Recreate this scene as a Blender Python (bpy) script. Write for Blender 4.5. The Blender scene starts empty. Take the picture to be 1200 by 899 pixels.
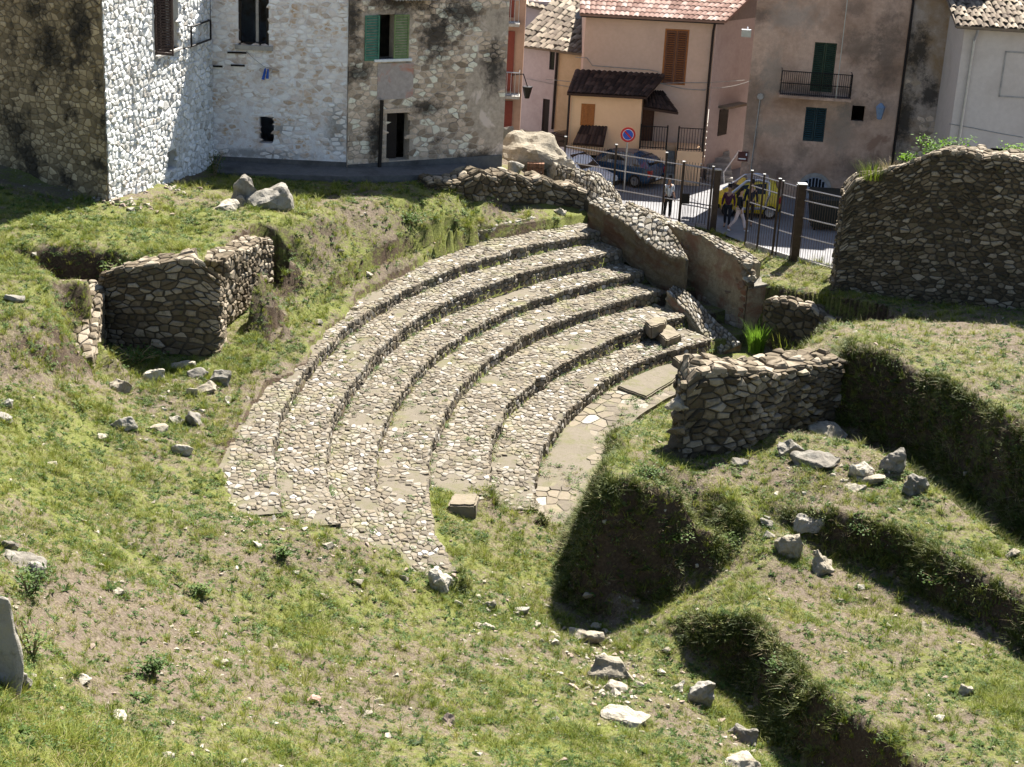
import bpy, bmesh, math, random
import numpy as np
from mathutils import Vector, Matrix, geometry
random.seed(7); rng = np.random.default_rng(7)
R = math.radians
scene = bpy.context.scene
# ------------------------------------------------------------------ camera
F, PITCH, ROLL, CZ = 1900.0, R(20), R(3.0), 18.0        # focal length in photograph pixels (1200 wide)
cam_d = bpy.data.cameras.new('camera'); cam = bpy.data.objects.new('camera', cam_d)
scene.collection.objects.link(cam); scene.camera = cam
cam_d.sensor_width = 36; cam_d.lens = F/1200*36; cam_d.clip_end = 3000; cam_d.clip_start = .1
fwd = Vector((0, math.cos(PITCH), -math.sin(PITCH))); up0 = Vector((0, math.sin(PITCH), math.cos(PITCH))); rt0 = Vector((1, 0, 0))
cR, sR = math.cos(ROLL), math.sin(ROLL)
rt = rt0*cR + up0*sR; upv = up0*cR - rt0*sR
cam.matrix_world = Matrix(((rt.x, upv.x, -fwd.x, 0), (rt.y, upv.y, -fwd.y, 0), (rt.z, upv.z, -fwd.z, CZ), (0, 0, 0, 1)))
# ------------------------------------------------------------------ light
SUN_AZ, SUN_EL = R(26), R(53)                            # sun stands behind the town, to the right of the view
world = bpy.data.worlds.new('World'); scene.world = world; world.use_nodes = True
wn = world.node_tree; bg = wn.nodes['Background']
sky = wn.nodes.new('ShaderNodeTexSky'); sky.sky_type = 'NISHITA'; sky.sun_disc = False
sky.sun_elevation = SUN_EL; sky.sun_rotation = SUN_AZ
wn.links.new(sky.outputs[0], bg.inputs[0]); bg.inputs[1].default_value = .05
sun_d = bpy.data.lights.new('sun', 'SUN'); sun_d.energy = 5.0; sun_d.angle = R(.5); sun_d.color = (1, .96, .89)
sun = bpy.data.objects.new('sun', sun_d); scene.collection.objects.link(sun)
sdir = Vector((math.sin(SUN_AZ)*math.cos(SUN_EL), math.cos(SUN_AZ)*math.cos(SUN_EL), math.sin(SUN_EL)))
sun.rotation_euler = sdir.to_track_quat('Z', 'Y').to_euler()
scene.view_settings.view_transform = 'Standard'; scene.view_settings.look = 'None'
scene.cycles.diffuse_bounces = 1; scene.cycles.max_bounces = 6
scene.view_settings.exposure = 1.82; scene.view_settings.gamma = 1
# ------------------------------------------------------------------ pixel <-> place
def ray(px, py):
    x = (px-600)/F; y = -(py-449.5)/F
    xr = cR*x - sR*y; yr = sR*x + cR*y
    return xr, math.cos(PITCH)+math.sin(PITCH)*yr, -math.sin(PITCH)+math.cos(PITCH)*yr
def at(px, py, z):
    dx, dy, dz = ray(px, py); t = (z-CZ)/dz
    return Vector((dx*t, dy*t, z))
def atY(px, py, Y):
    dx, dy, dz = ray(px, py); t = Y/dy
    return Vector((dx*t, Y, CZ+dz*t))
def proj(P):
    P = np.asarray(P, float); X, Y, Z = P[..., 0], P[..., 1], P[..., 2]-CZ
    cp, sp = math.cos(PITCH), math.sin(PITCH)
    d = np.maximum(Y*cp - Z*sp, .01); yr = (Y*sp+Z*cp)/d; xr = X/d
    return 600+F*(cR*xr+sR*yr), 449.5-F*(-sR*xr+cR*yr), d
# ------------------------------------------------------------------ objects
ROOTLOC = {}
def link(o):
    scene.collection.objects.link(o); return o
def tag(o, label=None, cat=None, group=None, kind=None):
    if label: o['label'] = label
    if cat: o['category'] = cat
    if group: o['group'] = group
    if kind: o['kind'] = kind
    return o
def thing(name, loc, label, cat, group=None):
    o = link(bpy.data.objects.new(name, None)); o.location = loc; o.empty_display_size = .2
    ROOTLOC[o.name] = Vector(loc)
    return tag(o, label, cat, group)
def wloc(o):
    return ROOTLOC.get(o.name, Vector((0, 0, 0)))
def adopt(o, parent):
    """mesh coordinates are in world metres; the child cancels its parent's place"""
    if parent is not None:
        o.parent = parent; o.location = -wloc(parent)
    ROOTLOC[o.name] = Vector((0, 0, 0))
class MB:
    def __init__(s): s.v = []; s.f = []; s.t = []
    def add(s, verts, faces, tint=.5):
        n = len(s.v); s.v.extend([tuple(p) for p in verts]); s.f.extend([tuple(i+n for i in f) for f in faces]); s.t.extend([tint]*len(verts))
    def box(s, lo, hi, tint=.5, M=None):
        x0, y0, z0 = lo; x1, y1, z1 = hi
        vs = [Vector(p) for p in ((x0,y0,z0),(x1,y0,z0),(x1,y1,z0),(x0,y1,z0),(x0,y0,z1),(x1,y0,z1),(x1,y1,z1),(x0,y1,z1))]
        if M is not None: vs = [M @ p for p in vs]
        s.add(vs, [(0,3,2,1),(4,5,6,7),(0,1,5,4),(1,2,6,5),(2,3,7,6),(3,0,4,7)], tint)
    def hexa(s, q, tint=.5):
        s.add(q, [(0,3,2,1),(4,5,6,7),(0,1,5,4),(1,2,6,5),(2,3,7,6),(3,0,4,7)], tint)
    def tube(s, pts, r, n=6, tint=.5, cap=True):
        pts = [Vector(p) for p in pts]; m = len(pts); rs = r if isinstance(r, (list, tuple)) else [r]*m
        vs = []; prev = None
        for i, p in enumerate(pts):
            d = (pts[min(i+1, m-1)]-pts[max(i-1, 0)]).normalized()
            a = prev if prev is not None else (Vector((0,0,1)) if abs(d.z) < .9 else Vector((1,0,0)))
            u = (a - d*a.dot(d)).normalized(); prev = u; w = d.cross(u)
            for k in range(n):
                an = 2*math.pi*k/n; vs.append(p + (u*math.cos(an)+w*math.sin(an))*rs[i])
        fs = [(i*n+k, i*n+(k+1)%n, (i+1)*n+(k+1)%n, (i+1)*n+k) for i in range(m-1) for k in range(n)]
        if cap: fs += [tuple(range(n-1, -1, -1)), tuple(range((m-1)*n, m*n))]
        s.add(vs, fs, tint)
    def build(s, name, mat, parent=None, kind=None, smooth=False, label=None, cat=None, group=None):
        me = bpy.data.meshes.new(name); me.from_pydata(s.v, [], s.f); me.update()
        a = me.attributes.new('tint', 'FLOAT', 'POINT'); a.data.foreach_set('value', s.t)
        if mat is not None: me.materials.append(mat)
        if smooth: me.polygons.foreach_set('use_smooth', [True]*len(me.polygons))
        o = link(bpy.data.objects.new(name, me))
        if parent is None and cat is not None and len(s.v):       # a thing made of one mesh: origin at its base
            co = np.array(s.v); c = Vector((co[:, 0].mean(), co[:, 1].mean(), co[:, 2].min()))
            me.transform(Matrix.Translation(-c)); o.location = c; ROOTLOC[o.name] = c
        else: adopt(o, parent)
        return tag(o, label, cat, group, kind)
# ------------------------------------------------------------------ materials
def node_mat(name):
    m = bpy.data.materials.new(name); m.use_nodes = True
    nt = m.node_tree; b = nt.nodes['Principled BSDF']
    try: b.inputs['Specular IOR Level'].default_value = .25
    except Exception: pass
    return m, nt, b
def ramp(nt, src, stops):
    r = nt.nodes.new('ShaderNodeValToRGB'); e = r.color_ramp.elements
    e[0].position, e[0].color = stops[0][0], (*stops[0][1], 1)
    e[1].position, e[1].color = stops[-1][0], (*stops[-1][1], 1)
    for p, c in stops[1:-1]:
        x = e.new(p); x.color = (*c, 1)
    nt.links.new(src, r.inputs[0]); return r.outputs[0]
def noise(nt, scale, detail=4, rough=.6, vec=None, dist=0):
    n = nt.nodes.new('ShaderNodeTexNoise'); n.inputs['Scale'].default_value = scale; n.inputs['Detail'].default_value = detail
    n.inputs['Roughness'].default_value = rough; n.inputs['Distortion'].default_value = dist
    if vec is None:
        g = nt.nodes.new('ShaderNodeNewGeometry'); vec = g.outputs['Position']
    nt.links.new(vec, n.inputs['Vector']); return n.outputs['Fac']
def mix(nt, fac, a, b, mode='MIX'):
    m = nt.nodes.new('ShaderNodeMix'); m.data_type = 'RGBA'; m.blend_type = mode
    if isinstance(fac, (int, float)): m.inputs[0].default_value = fac
    else: nt.links.new(fac, m.inputs[0])
    for i, x in ((6, a), (7, b)):
        if isinstance(x, tuple): m.inputs[i].default_value = (*x, 1)
        else: nt.links.new(x, m.inputs[i])
    return m.outputs[2]
def math_n(nt, op, a, b=None, c=None, clamp=False):
    m = nt.nodes.new('ShaderNodeMath'); m.operation = op; m.use_clamp = clamp
    for i, x in enumerate((a, b, c)):
        if x is None: continue
        if isinstance(x, (int, float)): m.inputs[i].default_value = x
        else: nt.links.new(x, m.inputs[i])
    return m.outputs[0]
def bump(nt, b, h, strength=.5, dist=.02):
    n = nt.nodes.new('ShaderNodeBump'); n.inputs['Strength'].default_value = strength; n.inputs['Distance'].default_value = dist
    nt.links.new(h, n.inputs['Height']); nt.links.new(n.outputs[0], b.inputs['Normal'])
def attr(nt, name):
    a = nt.nodes.new('ShaderNodeAttribute'); a.attribute_name = name; return a.outputs['Fac']
def stone_mat(name, stops, rough=.9, stain=None, lichen=None, bstr=.6, bscale=14, stain_scale=.9, stain_at=(.5, .68)):
    """per-stone colour from the stone's own tint, with stains that keep their shape in the place"""
    m, nt, b = node_mat(name)
    t = attr(nt, 'tint'); n1 = noise(nt, 9, 5)
    f = math_n(nt, 'ADD', t, math_n(nt, 'MULTIPLY', math_n(nt, 'SUBTRACT', n1, .5), .45), clamp=True)
    col = ramp(nt, f, stops)
    if lichen:
        n2 = noise(nt, 5.5, 6, .7); col = mix(nt, ramp(nt, n2, [(.55, (0,0,0)), (.68, (.8,.8,.8))]), col, lichen)
    if stain:
        n3 = noise(nt, stain_scale, 5, .65); col = mix(nt, ramp(nt, n3, [(stain_at[0], (0,0,0)), (stain_at[1], (1,1,1))]), col, stain)
    nt.links.new(col, b.inputs['Base Color']); b.inputs['Roughness'].default_value = rough
    bump(nt, b, noise(nt, bscale, 6, .7), bstr, .03)
    return m
def plain(name, col, rough=.6, metal=0, var=.12, scale=6, bstr=.0):
    m, nt, b = node_mat(name)
    n = noise(nt, scale, 4)
    lo = tuple(c*(1-var) for c in col); hi = tuple(min(1, c*(1+var)) for c in col)
    nt.links.new(ramp(nt, n, [(.3, lo), (.7, hi)]), b.inputs['Base Color'])
    b.inputs['Roughness'].default_value = rough; b.inputs['Metallic'].default_value = metal
    if bstr: bump(nt, b, noise(nt, scale*4, 4), bstr, .01)
    return m
M = {}
M['cobble'] = stone_mat('cobble_limestone', [(0, (.08,.066,.048)), (.3, (.13,.108,.08)), (.5, (.19,.155,.108)), (.65, (.19,.168,.135)), (.84, (.27,.24,.195)), (1, (.44,.41,.365))], lichen=(.13,.125,.06), stain=(.2,.185,.10), stain_at=(.56, .75))
M['bedding'] = stone_mat('cobble_bedding', [(0, (.08,.066,.046)), (.5, (.14,.118,.086)), (1, (.2,.172,.13))], lichen=(.085,.085,.032), stain=(.11,.105,.045), bscale=30)
M['rubble'] = stone_mat('rubble_limestone', [(0, (.036,.027,.016)), (.35, (.078,.058,.035)), (.7, (.14,.108,.07)), (1, (.3,.25,.185))], lichen=(.08,.078,.035), bscale=10)
M['mortar'] = stone_mat('rubble_mortar', [(0, (.035,.029,.021)), (1, (.085,.07,.052))], bscale=20)
M['pale_rock'] = stone_mat('pale_rock', [(0, (.16,.135,.1)), (.5, (.31,.27,.205)), (1, (.48,.44,.36))], lichen=(.15,.125,.085), stain=(.2,.17,.12), stain_scale=4, bstr=1)
def add_stain(mat, centre, rx, rz, col, amt=.9, ns=3.2):
    """a stain with its own place and ragged outline on a wall"""
    nt = mat.node_tree; b = nt.nodes['Principled BSDF']; old = b.inputs['Base Color'].links[0].from_socket
    g = nt.nodes.new('ShaderNodeNewGeometry'); v = nt.nodes.new('ShaderNodeVectorMath'); v.operation = 'SUBTRACT'; nt.links.new(g.outputs['Position'], v.inputs[0]); v.inputs[1].default_value = centre
    m = nt.nodes.new('ShaderNodeVectorMath'); m.operation = 'MULTIPLY'; nt.links.new(v.outputs[0], m.inputs[0]); m.inputs[1].default_value = (1/rx, 1/rx, 1/rz)
    l = nt.nodes.new('ShaderNodeVectorMath'); l.operation = 'LENGTH'; nt.links.new(m.outputs[0], l.inputs[0])
    d = math_n(nt, 'ADD', l.outputs['Value'], math_n(nt, 'MULTIPLY', math_n(nt, 'SUBTRACT', noise(nt, ns, 8, .78), .5), 2.6))
    f = ramp(nt, d, [(.3, (amt,)*3), (1.0, (0, 0, 0))]); nt.links.new(mix(nt, f, old, col), b.inputs['Base Color'])
M['grey_rock'] = stone_mat('grey_rock', [(0, (.09,.078,.062)), (.5, (.19,.17,.14)), (1, (.32,.295,.25))], lichen=(.09,.085,.05), stain=(.26,.24,.2), stain_scale=3, bstr=1)
# ground: bare soil, turf and dry thatch by a cover value kept on the mesh
def ground_mat():
    m, nt, b = node_mat('turf_and_soil')
    g = attr(nt, 'cover')
    n1 = noise(nt, 2.6, 6, .65); n2 = noise(nt, 17, 5, .7); n3 = noise(nt, 60, 3, .7)
    soil = ramp(nt, n2, [(.25, (.06,.042,.027)), (.5, (.13,.1,.07)), (.75, (.24,.2,.15))])
    turf = ramp(nt, n2, [(.25, (.06,.066,.014)), (.5, (.125,.14,.03)), (.75, (.21,.2,.075))])
    n4 = noise(nt, 7, 5, .7)
    f = math_n(nt, 'ADD', g, math_n(nt, 'MULTIPLY', math_n(nt, 'SUBTRACT', n1, .5), 1.1))
    f = math_n(nt, 'ADD', f, math_n(nt, 'MULTIPLY', math_n(nt, 'SUBTRACT', n4, .5), 1.3))
    f = math_n(nt, 'ADD', f, math_n(nt, 'MULTIPLY', math_n(nt, 'SUBTRACT', n3, .5), .6))
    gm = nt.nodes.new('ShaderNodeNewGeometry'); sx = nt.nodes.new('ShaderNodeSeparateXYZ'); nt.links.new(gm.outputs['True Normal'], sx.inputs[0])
    cut = math_n(nt, 'ADD', sx.outputs[2], math_n(nt, 'MULTIPLY', math_n(nt, 'SUBTRACT', n4, .5), .3))     # steep cut faces get darker soil, their shade put into the colour
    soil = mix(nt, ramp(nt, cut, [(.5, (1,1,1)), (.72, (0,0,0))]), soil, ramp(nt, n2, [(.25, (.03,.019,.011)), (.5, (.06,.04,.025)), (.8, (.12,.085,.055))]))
    col = mix(nt, ramp(nt, f, [(.4, (0,0,0)), (.72, (1,1,1))]), soil, turf)
    nt.links.new(col, b.inputs['Base Color']); b.inputs['Roughness'].default_value = 1
    h = math_n(nt, 'ADD', math_n(nt, 'MULTIPLY', n2, .8), math_n(nt, 'MULTIPLY', n3, .5))
    bump(nt, b, h, .9, .06)
    return m
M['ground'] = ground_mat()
# ------------------------------------------------------------------ noise on arrays
def vnoise(x, y, seed=0):
    xi = np.floor(x).astype(np.int64); yi = np.floor(y).astype(np.int64); fx = x-xi; fy = y-yi
    def h(a, b):
        n = (a*374761393 + b*668265263 + seed*1442695041) & 0xffffffff
        n = ((n ^ (n >> 13))*1274126177) & 0xffffffff
        return ((n ^ (n >> 16)) & 0xffff)/65535.0
    u = fx*fx*(3-2*fx); v = fy*fy*(3-2*fy)
    return (h(xi, yi)*(1-u)+h(xi+1, yi)*u)*(1-v) + (h(xi, yi+1)*(1-u)+h(xi+1, yi+1)*u)*v
def fbm(x, y, seed=0, octv=4, gain=.5):
    s = 0; a = 1; t = 0
    for k in range(octv):
        s = s + a*vnoise(x*2**k, y*2**k, seed+k*17); t += a; a *= gain
    return s/t - .5
# ------------------------------------------------------------------ the cavea in plan
CX, CY = 18.848, 40.619
ROWZ = [2.509, 2.133, 1.625, 1.267, .859, .42]           # lip heights of the risers, outermost first
ROWR = [[24.84,24.87,24.75,24.73,24.88,24.97],[23.55,23.57,23.66,23.46,23.59,23.66],[22.26,22.32,22.29,22.24,22.35,22.42],
        [20.97,21.01,20.99,20.88,20.97,21.2],[19.29,19.22,19.3,19.46,19.43,19.32],[17.86,18.01,17.93,17.94,18.07,18.09]]
ROWT = [(133.6,197.5),(131.6,196.5),(133.3,196.5),(134.6,196.9),(136.8,182.2),(136.1,184.9)]
def rowr(k, th):
    """radius of riser k (-1: outer edge of the top walk, 6: inner edge of the floor) at angle th in degrees"""
    th = np.asarray(th, float); w = fbm(th*.8+k*3.7, th*0+k*7.3, 300, 3)*.17
    if k < 0: return np.interp(th, [125, 128.6, 142, 150, 165, 180, 190, 198], [26.35, 26.4, 26.35, 26.1, 25.85, 26.1, 26.3, 26.1])
    if k > 5: return np.interp(th, [125, 145, 160, 190], [15.95, 15.98, 16.2, 16.3])
    a, b = ROWT[k]; return np.interp(th, np.linspace(a, b, 6), ROWR[k])+w
# ------------------------------------------------------------------ terrain: points and break lines, each a pixel with a height
TV = []; TE = []
def pt(px, py, z):
    TV.append(at(px, py, z)); return len(TV)-1
def pts(*a):
    for p in a: pt(*p)
def xyz(x, y, z):
    TV.append(Vector((x, y, z))); return len(TV)-1
def line(*a):
    ids = [pt(*p) for p in a]
    for i, j in zip(ids, ids[1:]): TE.append((i, j))
    return ids
def line_w(ps):
    ids = [xyz(*p) for p in ps]
    for i, j in zip(ids, ids[1:]): TE.append((i, j))
# lawn by the houses
pts((0,180,5.6),(0,240,5.6),(0,290,5.5),(60,230,5.45),(128,242,5.35),(200,265,5.1),(200,225,4.95),(250,200,4.6),(300,205,4.6),(340,225,4.65),(405,212,4.5),(470,214,4.4),(500,215,4.35),(585,207,4.2))
pts((0,330,5.4),(60,320,5.4))
line((100,318,5.4),(150,309,5.4),(200,303,5.4),(245,300,5.35),(290,285,5.2),(318,274,5.1),(350,255,4.85),(410,240,4.6),(470,232,4.4),(530,224,4.2),(575,222,3.95),(620,220,3.65),(660,222,3.3))
# bank above the seats
pts((340,320,3.35),(325,352,3.05),(370,325,3.3),(400,300,3.5),(430,285,3.6),(440,270,3.9),(500,252,3.85),(550,243,3.5),(600,238,3.25),(650,240,3.02),(690,242,2.95))
pts((300,455,2.68),(310,425,2.8),(345,400,2.75),(395,350,2.8),(440,330,2.75),(500,300,2.7),(545,290,2.8))
pts((270,500,2.65),(255,545,2.6),(275,590,2.5))
# in front of the niche
NB = [(124,394,3.05,324),(140,404,2.98,315),(170,412,2.92,309),(200,416,2.9,306),(235,418,2.9,309)]
line(*[(x+1,y+5,z) for x,y,z,t in NB], (258,420,2.88),(268,410,2.88),(270,386,3.12),(292,363,3.12),(322,339,3.12))
line_w([tuple(at(x,y,z)+Vector((.02,.62,.0))) for x,y,z,t in NB]); line_w([tuple(at(x,y,z)+Vector((0,.95,2.38))) for x,y,z,t in NB]+[tuple(at(250,405,2.95)+Vector((-.1,.9,2.2))), tuple(at(262,380,3.15)+Vector((-.45,.3,1.9))), tuple(at(275,370,3.12)+Vector((-.6,.15,1.9))), tuple(at(290,357,3.12)+Vector((-.6,.15,1.9))), tuple(at(317,334,3.12)+Vector((-.6,.3,1.8)))])
pts((180,430,2.88),(240,430,2.85),(285,400,2.95))
pts((0,400,5.15),(50,350,5.25),(60,395,4.7),(70,445,3.85),(118,448,3.08),(104,386,3.95),(92,425,3.4),(0,440,4.7),(150,450,2.95),(220,450,2.85),(100,480,3.5),(200,500,2.75),(100,530,3.45),(0,540,4.6))
# slope on the left and in the foreground
pts((0,620,5.1),(100,600,3.7),(200,590,2.95),(280,600,2.45),(332,622,2.47),(365,622,2.42),(396,628,2.1),(425,634,2.05),(462,646,1.6),(485,660,1.3),(512,664,1.22),(300,606,2.5),(285,592,2.52),(346,618,2.42),(373,616,2.15),(517,590,1.0),(530,587,.88),(550,590,.87),(573,588,.82),(587,600,.46),(610,604,.43),(535,605,.84),(545,625,.8),(575,610,.62),(600,612,.42),(635,612,.12),(655,610,.0))
pts((0,760,5.9),(100,760,4.6),(200,760,3.5),(300,760,2.6),(400,760,1.9),(500,740,1.2),(600,720,.6),(640,660,.1),(650,735,.15),(560,660,.75))
pts((0,899,6.6),(100,899,5.6),(200,899,4.7),(400,899,3.3),(500,850,2.3),(600,899,2.3),(700,850,1.3),(640,800,1.1),(760,810,.7),(850,890,.85),(780,745,.45),(820,690,.7))
pts((0,1000,7.5),(300,1000,4.8),(600,1000,3.2),(900,1000,1.4),(1200,1000,2.6))
# mound: cut face towards the gully, level top
line((770,500,2.0),(735,520,2.55),(702,552,3.2),(715,566,3.25),(735,562,3.2),(765,567,3.1),(800,578,2.85),(835,592,2.5),(870,596,2.15))
line_w([tuple(at(*p)+Vector((dx,dy,-dz))) for p,dx,dy,dz in (((702,552,3.2),-.3,-.3,2.0),((715,566,3.25),-.15,-.4,2.2),((735,562,3.2),-.1,-.45,2.2),((765,567,3.1),0,-.45,2.0),((800,578,2.85),.05,-.45,1.4))])
pts((740,540,2.85),(780,545,2.5),(830,560,2.3),(870,575,2.1),(800,545,2.2),(860,540,2.1),(900,535,2.0),(940,515,2.0),(960,500,1.9),(790,535,2.0))
line((690,560,.0),(664,640,.05),(657,706,.0),(690,726,.0),(724,731,.1),(764,710,.3),(797,680,.65),(832,654,1.05),(865,640,1.4))
line_w([(4.0,42.9,1.75),(2.7,40.2,2.2)]); line_w([(3.85,43.7,.0),(2.2,40.6,.0),(1.55,38.5,0)])
# stony ridge, trench, terrace
line((905,540,2.15),(930,508,2.35),(1000,520,2.5),(1060,545,2.35),(1130,600,2.3),(1200,648,2.2),(1260,690,2.1))

T = [(985,400,4.0),(1040,416,4.0),(1100,440,4.0),(1150,468,4.0),(1200,500,4.0),(1260,540,4.0)]
def cliff(top, n, drops, run=.16, far=.9):
    line(*top); line_w([tuple(at(*p)+Vector((n[0]*run, n[1]*run, -d))) for p, d in zip(top, drops)])
    line_w([tuple(at(*p)+Vector((n[0]*far, n[1]*far, -d-.05))) for p, d in zip(top, drops)])
cliff(T, (-.88,-.48), [2.2,2.3,2.35,2.35,2.35,2.35], .3, 1.3)
# second cut below the ridge
cliff([(905,590,2.1),(945,590,2.2),(985,602,2.25),(1060,626,2.25),(1110,655,2.25),(1153,675,2.25),(1205,704,2.25),(1260,735,2.25)], (-.5,-.86), [.3,.5,1.0,1.05,1.05,1.05,1.05,1.05], .14, .7)
pts((900,700,1.5),(1000,730,1.35),(1100,770,1.4),(1200,790,1.45),(900,650,1.65),(860,680,1.35),(940,690,1.45))
cliff([(800,718,.85),(827,724,1.3),(883,724,1.55),(920,762,1.7),(943,798,1.75),(995,840,1.8),(1060,882,1.85),(1110,925,1.9)], (-.72,-.7), [.3,.9,1.4,1.5,1.5,1.5,1.5,1.5], .2, .9)
pts((1100,830,1.6),(1200,899,1.9),(1010,790,1.55),(700,750,.1),(760,745,.35),(740,785,.45),(800,820,.35),(850,860,.4),(900,899,.5))
# orchestra and the passage behind the near rubble wall
pts((640,590,0),(655,560,0),(700,480,-.05),(745,500,-.1),(790,470,-.1),(830,455,-.1),(850,420,.1),(845,405,.2),(880,400,.4))
line((893,352,2.1),(905,351,2.2),(940,363,2.6),(990,378,3.2),(1000,390,3.7)); line_w([tuple(at(*p)) for p in ((890,398,.5),(905,400,.6),(940,408,.8),(985,420,1.0))])
# grass by the fence
pts((925,300,2.15),(930,312,2.2),(980,324,2.35),(920,335,2.2),(965,345,2.5),(1000,350,2.75),(1100,372,3.2),(1200,400,3.7),(1200,365,3.3),(1050,400,3.8),(1150,430,3.9),(1200,450,4.0),(890,325,2.1),(1300,400,3.6),(1300,480,4))
line_w([(1.5,66.2,2.1),(3.4,65.2,2.1),(7.7,62.6,2.1),(10.2,58.7,2.1),(13,57.2,2.3),(18,55,2.6)])
line_w([(1.5,64.0,2.9),(3.2,63.3,2.6),(5.5,61.3,2.3)])
for p in ((-.5,64.5,4.2),(-1,69,2.1),(-6,62,4.6),(-14,58,5.2),(-20,60,5.5),(-26,60,6),(-26,40,6.5),(-26,20,7.5),(-20,8,8),(0,8,5),(20,8,3.2),(26,30,3.6),(26,50,3.4),(26,62,2.1),(12,70,2.1),(0,74,2.1),(-26,74,2.1),(26,74,2.1)): xyz(*p)
GX0, GX1, GY0, GY1, GS = -24.0, 24.0, 11.0, 72.0, .12
nx = int((GX1-GX0)/GS)+1; ny = int((GY1-GY0)/GS)+1
gx = GX0+np.arange(nx)*GS; gy = GY0+np.arange(ny)*GS
HZ = np.full((ny, nx), np.nan)
cv, ce, cf, ov, oe, of = geometry.delaunay_2d_cdt([v.xy for v in TV], TE, [], 0, 1e-4)
zz = []
for i, c in enumerate(cv):
    src = ov[i]
    if src: zz.append(TV[src[0]].z)
    else:                                                  # where two break lines cross
        zz.append(min(((c-v.xy).length, v.z) for v in TV)[1])
for f in cf:
    a, b, c = [np.array((cv[i].x, cv[i].y, zz[i])) for i in f[:3]]
    x0, x1 = sorted((a[0], b[0], c[0]))[::2]; y0, y1 = sorted((a[1], b[1], c[1]))[::2]
    i0, i1 = max(0, int((x0-GX0)/GS)), min(nx-1, int((x1-GX0)/GS)+1); j0, j1 = max(0, int((y0-GY0)/GS)), min(ny-1, int((y1-GY0)/GS)+1)
    if i1 < i0 or j1 < j0: continue
    X, Y = np.meshgrid(gx[i0:i1+1], gy[j0:j1+1])
    d = (b[1]-c[1])*(a[0]-c[0])+(c[0]-b[0])*(a[1]-c[1])
    if abs(d) < 1e-9: continue
    w0 = ((b[1]-c[1])*(X-c[0])+(c[0]-b[0])*(Y-c[1]))/d; w1 = ((c[1]-a[1])*(X-c[0])+(a[0]-c[0])*(Y-c[1]))/d; w2 = 1-w0-w1
    ok = (w0 >= -1e-6) & (w1 >= -1e-6) & (w2 >= -1e-6)
    blk = HZ[j0:j1+1, i0:i1+1]; blk[ok] = (w0*a[2]+w1*b[2]+w2*c[2])[ok]
HZ = np.where(np.isnan(HZ), 3.0, HZ)
def blur(A, n=1):
    for _ in range(n):
        P = np.pad(A, 1, mode='edge')
        A = (P[:-2, 1:-1]+P[2:, 1:-1]+P[1:-1, :-2]+P[1:-1, 2:]+2*P[1:-1, 1:-1])/6
    return A
HZ = blur(HZ, 2)*.8 + blur(HZ, 8)*.2
GXX, GYY = np.meshgrid(gx, gy)
sl0 = np.hypot(*np.gradient(HZ, GS)[::-1])
rough = np.clip(sl0-.5, 0, 1.2)
_th = np.degrees(np.arctan2(GYY-CY, GXX-CX)) % 360; _rr = np.hypot(GXX-CX, GYY-CY)
_d = np.maximum(np.maximum(15.5-_rr, _rr-26.3), np.maximum(120-_th, _th-200)*.35)
nw = np.clip(_d/2.2, .12, 1)
HZ = HZ + fbm(GXX*.55, GYY*.55, 3, 4)*.42*nw + fbm(GXX*2.2, GYY*2.2, 9, 3)*(.1+.34*rough) + fbm(GXX*4.1, GYY*4.1, 29, 2)*(.03+.24*rough)
HZ = blur(HZ, 1)
for bx0, bx1, by0, by1 in ((7, 12, 43.5, 55), (-3.5, 4, 55.5, 62.5), (-8, -4, 45, 56)):
    i0, i1, j0, j1 = int((bx0-GX0)/GS), int((bx1-GX0)/GS), int((by0-GY0)/GS), int((by1-GY0)/GS); HZ[j0:j1, i0:i1] = blur(HZ[j0:j1, i0:i1], 4)
# the seats are cut into the bank: lower the earth under them
TH = np.degrees(np.arctan2(GYY-CY, GXX-CX)) % 360; RR = np.hypot(GXX-CX, GYY-CY)
wob = fbm(GXX*1.3, GYY*1.3, 77, 3)
COVER = .55 + fbm(GXX*.5, GYY*.5, 41, 4)*1.1 - np.clip(sl0-.45, 0, 1)*.25
for bx, by, br, bd in ((300,800,2.4,-.5),(430,770,1.6,-.45),(150,690,1.6,-.4),(250,610,1.3,-.35),(120,600,1.5,-.3),(560,820,1.2,-.3),(1010,715,1.9,-.75),(1130,740,1.6,-.6),(1080,835,1.5,-.15),(950,700,1.2,-.5),(760,860,1.2,-.15),(900,610,1.2,-.35),(60,560,1.6,-.25),(240,270,2.2,-.2),(420,300,1.5,-.25),(330,300,1.6,-.25),(1130,400,2.6,-.6),(1050,470,1.2,-.4),(1050,390,1.5,-.4),(60,850,1.6,.6),(640,870,1.5,.4),(480,850,1.2,.3),(200,300,3.0,.35),(80,330,2.5,.2),(930,330,2.0,.3),(350,650,1.2,.4),(540,640,1.3,.1),(1150,800,1.5,.35),(735,520,1.5,.4),(870,650,1.2,.2)):
    q_ = at(bx, by, [6.,5,4,3,2.2,1.5,1.2][min(6, int(bx/130))] if by > 430 else (5.0 if bx < 500 else 3.4))
    COVER = COVER + (bd*.6 if bd < 0 else bd)*np.exp(-((GXX-q_.x)**2+((GYY-q_.y)*.8)**2)/(br*br))
def row_end(k):
    """lower ragged end of row k in degrees"""
    return [197.2, 197.3, 199.0, 200.3, 186.3, 186.0][k]
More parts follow.
